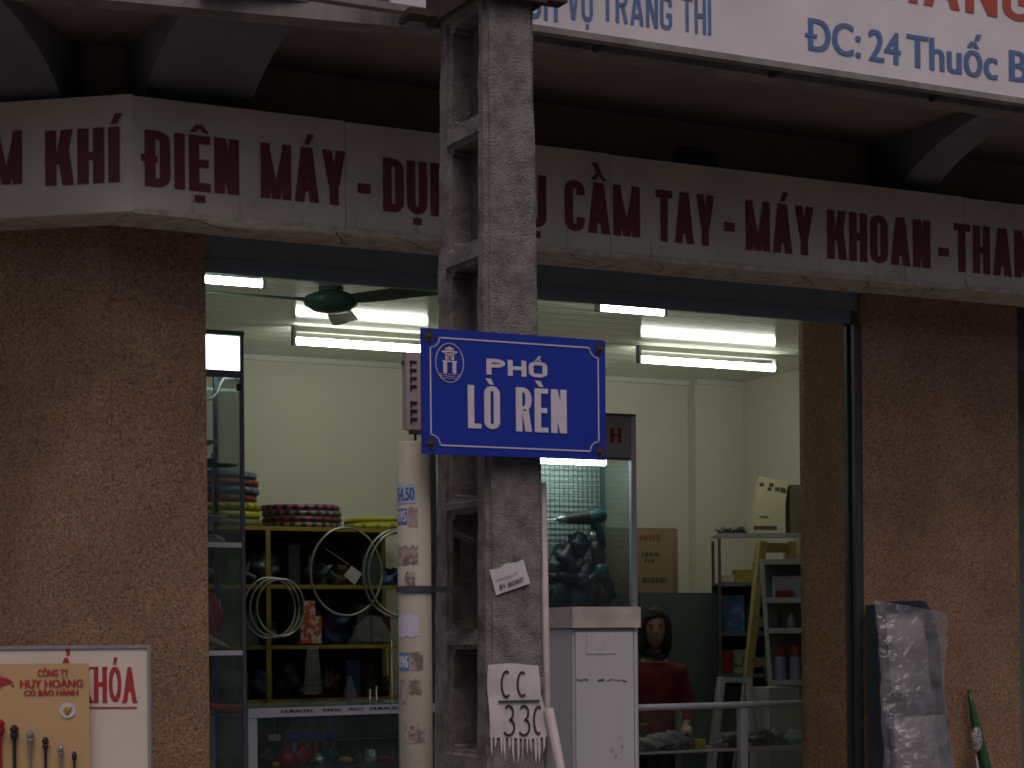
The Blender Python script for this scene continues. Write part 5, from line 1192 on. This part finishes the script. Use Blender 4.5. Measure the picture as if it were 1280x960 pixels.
# yellow ladder
YLd = 2.85
lad = thing('yellow_step_ladder', (at(960, 800, YLd).x, YLd, FL), 'yellow wooden step ladder standing in front of the steel stock rack', 'ladder')
def down(a, b): # extend line a->b to the floor
    k = (a.z-FL)/(a.z-b.z); return a+(b-a)*k
a, b = at(953, 677, YLd), at(936, 836, YLd-.18); bm = B(); fa = down(a, b); bar(bm, a, fa, .035, .05, up=X); obj('rail', bm, woody, lad)
a2, b2 = at(989, 677, YLd), at(996, 836, YLd-.18); fb = down(a2, b2); bm = B(); bar(bm, a2, fb, .035, .05, up=X); obj('rail', bm, woody, lad)
for k in range(7):
    t_ = .02 if k == 0 else .13+k*.125; bm = B(); bar(bm, a.lerp(fa, t_), a2.lerp(fb, t_), .03, .06); obj('tread', bm, woody, lad)
for s, (p, q_) in enumerate(((a, fa), (a2, fb))):
    bm = B(); bar(bm, p+Vector((0, .04, -.02)), Vector((p.x, YLd+.38, FL)), .03, .03, up=X); obj('rear_leg', bm, woody, lad)
# pale display stand, turned the same way
YD = 1.95
FD = Fr(957, YD)
dsp = thing('wire_display_stand', (FD.P.x, FD.P.y, FL), 'pale metal display stand of boxes and spray cans beside the right jamb', 'display stand')
ud1 = FD.uu(1040)
zd = [FD.p(980, y_).z for y_ in (702, 750, 788, 853)]
tl_ = FD.uu(952); bl_ = FD.uu(961)
framem = mat('pale_grey_enamel', (.50, .53, .54), .5, amt=.3)
def fp(u_, z_, d_=0): v = FD.P+FD.u*u_+FD.d*d_; return Vector((v.x, v.y, z_))
bm = B(); bar(bm, fp(tl_, zd[0]+.02), fp(bl_, zd[3]), .022, .022, up=FD.d); bar(bm, fp(bl_, zd[3]), fp(bl_, FL), .022, .022, up=FD.d); obj('post', bm, framem, dsp)
bm = B(); bar(bm, fp(ud1, zd[0]+.02), fp(ud1, FL), .022, .022, up=FD.d); obj('post', bm, framem, dsp)
for i, z in enumerate(zd):
    xq = tl_+(bl_-tl_)*i/3+.012; bm = B(); FD.box(bm, xq, ud1-.012, -.008, .008, z-.016, z+.014); FD.box(bm, xq, ud1-.012, .0085, .20, z-.006, z+.002); obj('shelf', bm, framem, dsp)
bm = B(); FD.box(bm, bl_+.0, ud1-.012, .202, .208, zd[3], zd[0]); obj('back_panel', bm, mat('stand_back', (.13, .15, .15), .5), dsp)
bm = B(); FD.box(bm, bl_+.02, ud1-.012, .21, .23, FL, zd[3]); obj('rear_support', bm, framem, dsp)
def onD(px0, px1, pt, zi, m, lab, name, cat, off=.05, dep=.1):
    z1 = FD.p((px0+px1)/2, pt, off).z; bm = B(); FD.box(bm, FD.uu(px0, off), FD.uu(px1, off), off, off+dep, zi+.0035, z1); return tag(obj(name, bm, m, bevel=.003, segs=1), lab, cat)
onD(968, 1010, 720, zd[1], mat('lilac_carton', (.34, .36, .46), .5, amt=.4), 'lilac boxed tool set on the top shelf of the display stand', 'tool_set_box', 'box')
onD(969, 991, 738, zd[1], redg, 'small red box in front of the lilac tool set', 'red_box', 'box', off=.025, dep=.02)
for k, px_ in enumerate((972, 989, 1004)):
    p = FD.p(px_, 780, .07); bm = B(); lathe(bm, [(.022, zd[2]+.003), (.024, zd[2]+.01), (.024, zd[2]+.06), (.012, zd[2]+.085), (.011, zd[2]+.10)], (p.x, p.y, 0), 14)
    tag(obj('small_bottle', bm, [darkgoods, mat('grey_bottle', (.30, .27, .28), .4), gc[3]][k], smooth=True), ['dark small bottle at the left of the middle display shelf', 'grey small bottle in the middle of the middle display shelf', 'maroon small bottle at the right of the middle display shelf'][k], 'bottle')
for k, (px_, cm, cn) in enumerate(((976, mat('cap_crimson', (.26, .02, .06), .4), 'crimson'), (994, mat('cap_orange', (.32, .08, .03), .4), 'orange'), (1010, mat('cap_crimson', (0, 0, 0)), 'dark red'))):
    p = FD.p(px_, 850, .07); z_ = zd[3]+.003; h_ = FD.p(px_, 812, .07).z-z_
    t = thing('spray_can', (p.x, p.y, z_), f'lavender spray can with {cn} cap on the lowest display shelf', 'spray can', 'spray cans on the display stand')
    bm = B(); lathe(bm, [(.028, z_), (.03, z_+.005), (.03, z_+h_*.72), (.024, z_+h_*.78)], (p.x, p.y, 0), 18); obj('can_body', bm, lav, t, smooth=False)
    bm = B(); lathe(bm, [(.027, z_+h_*.785), (.027, z_+h_*1.12), (.02, z_+h_*1.15)], (p.x, p.y, 0), 18); obj('cap', bm, cm, t)
# white small step ladder
YWl = 1.9
wl = thing('white_step_ladder', (at(915, 900, YWl).x, YWl, FL), 'small white metal step ladder behind the right counter', 'ladder')
a, b = at(903, 847, YWl), at(895, 920, YWl-.08); fa = down(a, b); a2, b2 = at(936, 847, YWl), at(940, 920, YWl-.08); fb = down(a2, b2)
bm = B(); bar(bm, a, fa, .024, .03, up=X); obj('rail', bm, framem, wl); bm = B(); bar(bm, a2, fb, .024, .03, up=X); obj('rail', bm, framem, wl)
for t_ in (.012, .28, .55, .8):
    bm = B(); bar(bm, a.lerp(fa, t_), a2.lerp(fb, t_), .02, .045 if t_ > .1 else .03); obj('tread', bm, framem, wl)
for p in (a, a2): bm = B(); bar(bm, p+Vector((0, .03, 0)), Vector((p.x, YWl+.3, FL)), .02, .02, up=X); obj('rear_leg', bm, framem, wl)
smallbox(962, 1000, 859, 1040, 1.7, .2, mat('foam_white', (.42, .43, .38), .8, amt=.3), 'foam_box', 'tall pale foam box behind the right counter under the display stand', 'box')

# ------------------------------------------------------------------ right counter
YC2 = 1.05
xc0, xc1 = at(690, 885, YC2).x, at(1045, 885, YC2).x; zc2 = at(900, 882, YC2).z
ct2 = thing('aluminium_counter', ((xc0+xc1)/2, YC2, FL), 'aluminium framed glass counter with a round top rail in front of the woman', 'glass counter')
bm = B(); tube(bm, [(xc0, YC2, zc2), (xc1, YC2, zc2)], .017, 16); obj('top_rail', bm, aluw, ct2, smooth=True)
xp = at(928, 920, YC2).x
for x_ in (xc0+.02, xp, xc1-.02):
    bm = B(); box(bm, x_-.021, x_+.021, YC2-.02, YC2+.02, FL, zc2-.0165); obj('post', bm, aluw, ct2, bevel=.005)
bm = B(); box(bm, at(845, 920, YC2+.4).x, at(850, 920, YC2+.4).x, YC2+.38, YC2+.41, FL, zc2-.02); obj('rear_post', bm, alu, ct2)
z2 = at(960, 928, YC2).z; zlow = at(960, 934, YC2).z
bm = B(); box(bm, xc0+.04, xp-.022, YC2-.012, YC2+.012, zlow-.012, zlow-.002); box(bm, xp+.022, xc1-.042, YC2-.012, YC2+.012, zlow-.02, zlow+.006); obj('middle_rail', bm, alu, ct2)
bm = B(); box(bm, xc0+.04, xc1-.042, YC2+.013, YC2+.42, zlow-.012, zlow-.004); obj('inner_shelf', bm, mat('dusty_shelf', (.14, .15, .15), .6), ct2)
bm = B(); box(bm, xc0+.04, xc1-.042, YC2+.002, YC2+.006, zlow+.008, zc2-.018); obj('front_glass', bm, GLASS, ct2)
bm = B(); box(bm, xc0, xc1-.001, YC2+.0, YC2+.45, FL, FL+.3); obj('base', bm, aludk, ct2)
random.seed(31)
cc = [(812, .055, mat('white_cloth', (.36, .38, .38), .8, amt=.4), 'pale crumpled bag at the left of the aluminium counter', 'bag'), (836, .06, mat('grey_cloth', (.24, .26, .28), .8, amt=.6), 'grey patterned bag right of the pale one in the aluminium counter', 'bag'),
      (858, .035, gc[3], 'maroon bundle beside the yellow box in the aluminium counter', 'bundle'), (900, .03, mat('pinkish_cloth', (.34, .24, .24), .8), 'pinkish bundle right of the yellow box in the aluminium counter', 'bundle'), (913, .045, darkgoods, 'black tool next to the counter post', 'tool'),
      (950, .05, darkgoods, 'dark bundle right of the counter post', 'bundle'), (968, .05, gc[0], 'slate bundle in the right bay of the counter', 'bundle'), (990, .045, mat('white_cloth', (0, 0, 0)), 'pale bag at the right end of the counter', 'bag')]
for k, (px_, r_, m_, lab, ct_) in enumerate(cc):
    p = at(px_, 930, YC2+.16); bm = B(); lump(bm, (p.x, p.y, zlow-.004+r_*.62), (r_*1.25, r_, r_*.8), k*3, .45); tag(obj('counter_item', bm, m_, smooth=True), lab, ct_)
p = at(876, 930, YC2+.14); bm = B(); box(bm, p.x-.035, p.x+.03, p.y, p.y+.05, zlow-.003, zlow+.045); tag(obj('yellow_tin', bm, yelg, bevel=.003, segs=1), 'small bright yellow box lying on the shelf of the aluminium counter', 'box')

# ------------------------------------------------------------------ the woman behind the counter
def skin_mesh(verts, edges, radii, vox=.010, extra=None, sub=1):
    me = bpy.data.meshes.new('s'); me.from_pydata(verts, edges, []); o = bpy.data.objects.new('s', me); COL.objects.link(o)
    md = o.modifiers.new('skin', 'SKIN'); md.use_smooth_shade = True
    for i, r_ in enumerate(radii):
        r2 = r_ if isinstance(r_, tuple) else (r_, r_)
        o.data.skin_vertices[0].data[i].radius = r2
    o.data.skin_vertices[0].data[0].use_root = True
    sb = o.modifiers.new('sub', 'SUBSURF'); sb.levels = sub
    dg = bpy.context.evaluated_depsgraph_get(); dg.update(); m1 = bpy.data.meshes.new_from_object(o.evaluated_get(dg)); bpy.data.objects.remove(o)
    bm = B(); bm.from_mesh(m1)
    if extra: extra(bm)
    m2 = bpy.data.meshes.new('s2'); bm.to_mesh(m2); bm.free()
    o = bpy.data.objects.new('s2', m2); COL.objects.link(o); rm = o.modifiers.new('r', 'REMESH'); rm.mode = 'VOXEL'; rm.voxel_size = vox
    sm = o.modifiers.new('sm', 'SMOOTH'); sm.factor = .5; sm.iterations = 2
    dg = bpy.context.evaluated_depsgraph_get(); dg.update(); m3 = bpy.data.meshes.new_from_object(o.evaluated_get(dg)); bpy.data.objects.remove(o)
    return m3
YWm = 1.95
hp = at(817, 786, YWm)
wx = hp.x; head_z = 1.47                      # head centre above floor, local
sc_ = (hp.z-FL)/head_z
def g(m): return m
HC = Vector((0, -.02, head_z))
def head(bm):
    q = bmesh.ops.create_uvsphere(bm, u_segments=48, v_segments=36, radius=1)
    for v in q['verts']:
        d = v.co.copy(); x, y, z = d; p = Vector((x*.074, y*.092, z*.112))
        if z < 0: p.x *= 1-.22*(-z)**1.5; p.y = p.y*(1-.12*(-z))-.010*(-z)
        f = max(0, -y)
        def bump(cx, cz, sx_, sz_, h): return h*f*math.exp(-((x-cx)/sx_)**2-((z-cz)/sz_)**2)
        o_ = bump(0, -.22, .14, .16, .020)+bump(0, -.05, .08, .2, .010)+bump(0, -.52, .26, .06, .007)+bump(0, -.62, .22, .05, .005)+bump(0, -.86, .25, .12, .008)
        o_ -= bump(.36, .02, .18, .12, .009)+bump(-.36, .02, .18, .12, .009); o_ += bump(.5, -.28, .25, .2, .006)+bump(-.5, -.28, .25, .2, .006)+bump(0, .2, .6, .1, .003)
        p.y -= o_; v.co = p+HC
    for s in (-1, 1):
        q = bmesh.ops.create_icosphere(bm, subdivisions=2, radius=1)
        for v in q['verts']: v.co = Vector((v.co.x*.010+s*.076, v.co.y*.018, v.co.z*.030-.008))+HC
bv = [(0, 0, .86), (0, .0, 1.0), (0, .005, 1.14), (0, .01, 1.25), (0, .005, 1.315), (0, -.008, 1.40),
      (.14, .01, 1.215), (.185, .0, 1.0), (.16, -.16, .93), (.145, -.22, .92), (-.14, .01, 1.215), (-.20, -.02, 1.02), (-.17, -.16, .95), (-.14, -.24, .93),
      (.085, 0, .80), (.09, -.01, .44), (.09, .01, .07), (.09, -.10, .025), (-.085, 0, .80), (-.09, -.01, .44), (-.09, .01, .07), (-.09, -.10, .025)]
be_ = [(0, 1), (1, 2), (2, 3), (3, 4), (4, 5), (3, 6), (6, 7), (7, 8), (8, 9), (3, 10), (10, 11), (11, 12), (12, 13), (0, 14), (14, 15), (15, 16), (16, 17), (0, 18), (18, 19), (19, 20), (20, 21)]
br_ = [.085, .085, .09, .07, .045, .045, .05, .036, .026, .022, .05, .036, .026, .022, .075, .05, .035, .028, .075, .05, .035, .028]
fv, fe, frd = list(bv), list(be_), list(br_)
def hand(root, pos, dir_, side_):
    d_ = Vector(dir_).normalized(); s_ = Vector(side_).normalized(); n_ = d_.cross(s_)
    pi = len(fv); pp = Vector(pos)+d_*.045; fv.append(tuple(pp)); fe.append((root, pi)); frd.append((.030, .014))
    for k, (o_, L) in enumerate(((-.027, .062), (-.009, .074), (.009, .070), (.026, .056))):
        b0 = pp+s_*o_+d_*.03; i0 = len(fv); fv.append(tuple(b0)); fe.append((pi, i0)); frd.append(.0095)
        b1 = b0+d_*L*.5-n_*.006; fv.append(tuple(b1)); fe.append((i0, i0+1)); frd.append(.0085)
        b2 = b1+d_*L*.4-n_*.022; fv.append(tuple(b2)); fe.append((i0+1, i0+2)); frd.append(.007)
    i0 = len(fv); b0 = pp-s_*.036-d_*.02; fv.append(tuple(b0)); fe.append((pi, i0)); frd.append(.011); fv.append(tuple(b0-s_*.016+d_*.035-n_*.01)); fe.append((i0, i0+1)); frd.append(.009)
hand(9, bv[9], (-.1, -1, -.05), (1, -.1, 0)); hand(13, bv[13], (.15, -1, -.05), (-1, -.1, 0))
bodym = skin_mesh(fv, fe, frd, .0065, head)
wom = thing('person', (wx, YWm, FL), 'woman with a dark bob and red jumper standing behind the aluminium counter', 'person')
def addw(name, me, m, par=None, smooth=True):
    me.transform(Matrix.Translation(wloc(par or wom)))
    return finish(name, me, m, par or wom, smooth)
bodyo = addw('body', bodym, skin)
sv, se = [(0, 0, .79)]+bv[1:4]+bv[6:9]+bv[10:13]+[(-.155, -.20, .94), (0, .005, 1.30)], [(0, 1), (1, 2), (2, 3), (3, 4), (4, 5), (5, 6), (3, 7), (7, 8), (8, 9), (9, 10), (3, 11)]
jm = skin_mesh(sv, se, [.15, .135, .145, .125, .076, .058, .045, .076, .058, .048, .042, .078], .011)
for v in jm.vertices: v.co += Vector((noise.noise(v.co*14), noise.noise(v.co*14+Vector((3, 3, 3))), noise.noise(v.co*11)))*.008
addw('jumper', jm, redk)
tv = [bv[0]]+bv[14:17]+bv[18:21]; tm_ = skin_mesh(tv, [(0, 1), (1, 2), (2, 3), (0, 4), (4, 5), (5, 6)], [.145, .09, .065, .055, .09, .065, .055], .012); addw('trousers', tm_, darkcloth)
bm = B(); tube(bm, [(.068*math.cos(a_), -.004+.062*math.sin(a_), 1.335+.012*math.sin(a_*2)-.012*math.cos(a_+math.pi/2)) for a_ in [2*math.pi*k/24 for k in range(24)]], .018, 10, closed=True)
me = bpy.data.meshes.new('scarf'); bm.to_mesh(me); bm.free(); addw('scarf', me, darkcloth)
# hair: bob shell, open over the face
bm = B(); q = bmesh.ops.create_uvsphere(bm, u_segments=56, v_segments=40, radius=1)
dele = []
for v in bm.verts:
    x, y, z = v.co
    k = 1+.05*noise.noise(v.co*5)+.02*noise.noise(v.co*14)
    p = Vector((x*.104*k, y*.115*k+.008, z*.126*k))
    if z < 0:
        p.z = z*.185*k; wd = 1+.10*(-z) if z > -.8 else 1.08; hyp = math.hypot(x, y); 
        s = max(.75, min(1.12, (1/max(hyp, .3))**.6)); p.x *= s*wd*.98; p.y *= s*wd*.95
    v.co = p+HC
for f in list(bm.faces):
    c = f.calc_center_median()-HC
    if c.y < -.045 and abs(c.x) < .062-.10*max(0, c.z-.035) and c.z < .072-.25*abs(c.x-.02): dele.append(f)
    elif c.z < -.150: dele.append(f)
bmesh.ops.delete(bm, geom=dele, context='FACES')
me = bpy.data.meshes.new('hair'); bm.to_mesh(me); bm.free(); hairo = addw('hair', me, hairm)
so_ = hairo.modifiers.new('thick', 'SOLIDIFY'); so_.thickness = .012; so_.offset = -1
for s in (-1, 1):
    bm = B(); q = bmesh.ops.create_uvsphere(bm, u_segments=14, v_segments=10, radius=1)
    for v in bm.verts: v.co = Vector((v.co.x*.0125+s*.029, v.co.y*.006-.0830, v.co.z*.0048+.004))+HC
    me = bpy.data.meshes.new('eye'); bm.to_mesh(me); bm.free(); ey = addw('eye', me, eyew)
    bm = B(); q = bmesh.ops.create_uvsphere(bm, u_segments=10, v_segments=8, radius=1)
    for v in bm.verts: v.co = Vector((v.co.x*.006+s*.029, v.co.y*.003-.0890, v.co.z*.006+.004))+HC
    me = bpy.data.meshes.new('iris'); bm.to_mesh(me); bm.free(); addw('iris', me, black, ey)
    bm = B(); tube(bm, [HC+Vector((s*(.014+.008*k), -.0885+.0022*k*k*.5, .020+.003*math.sin(k*.9))) for k in range(5)], [.0015, .0026, .003, .0026, .0012], 6)
    me = bpy.data.meshes.new('brow'); bm.to_mesh(me); bm.free(); addw('eyebrow', me, hairm)
bm = B(); tube(bm, [HC+Vector((.007*k, -.0985+.0011*k*k, -.063+.0006*k*k)) for k in range(-3, 4)], [.001, .003, .0042, .0042, .0042, .003, .001], 8)
me = bpy.data.meshes.new('lips'); bm.to_mesh(me); bm.free(); addw('lips', me, lipc)
wom.scale = (sc_, sc_, sc_); wom.rotation_euler.z = R(-24)
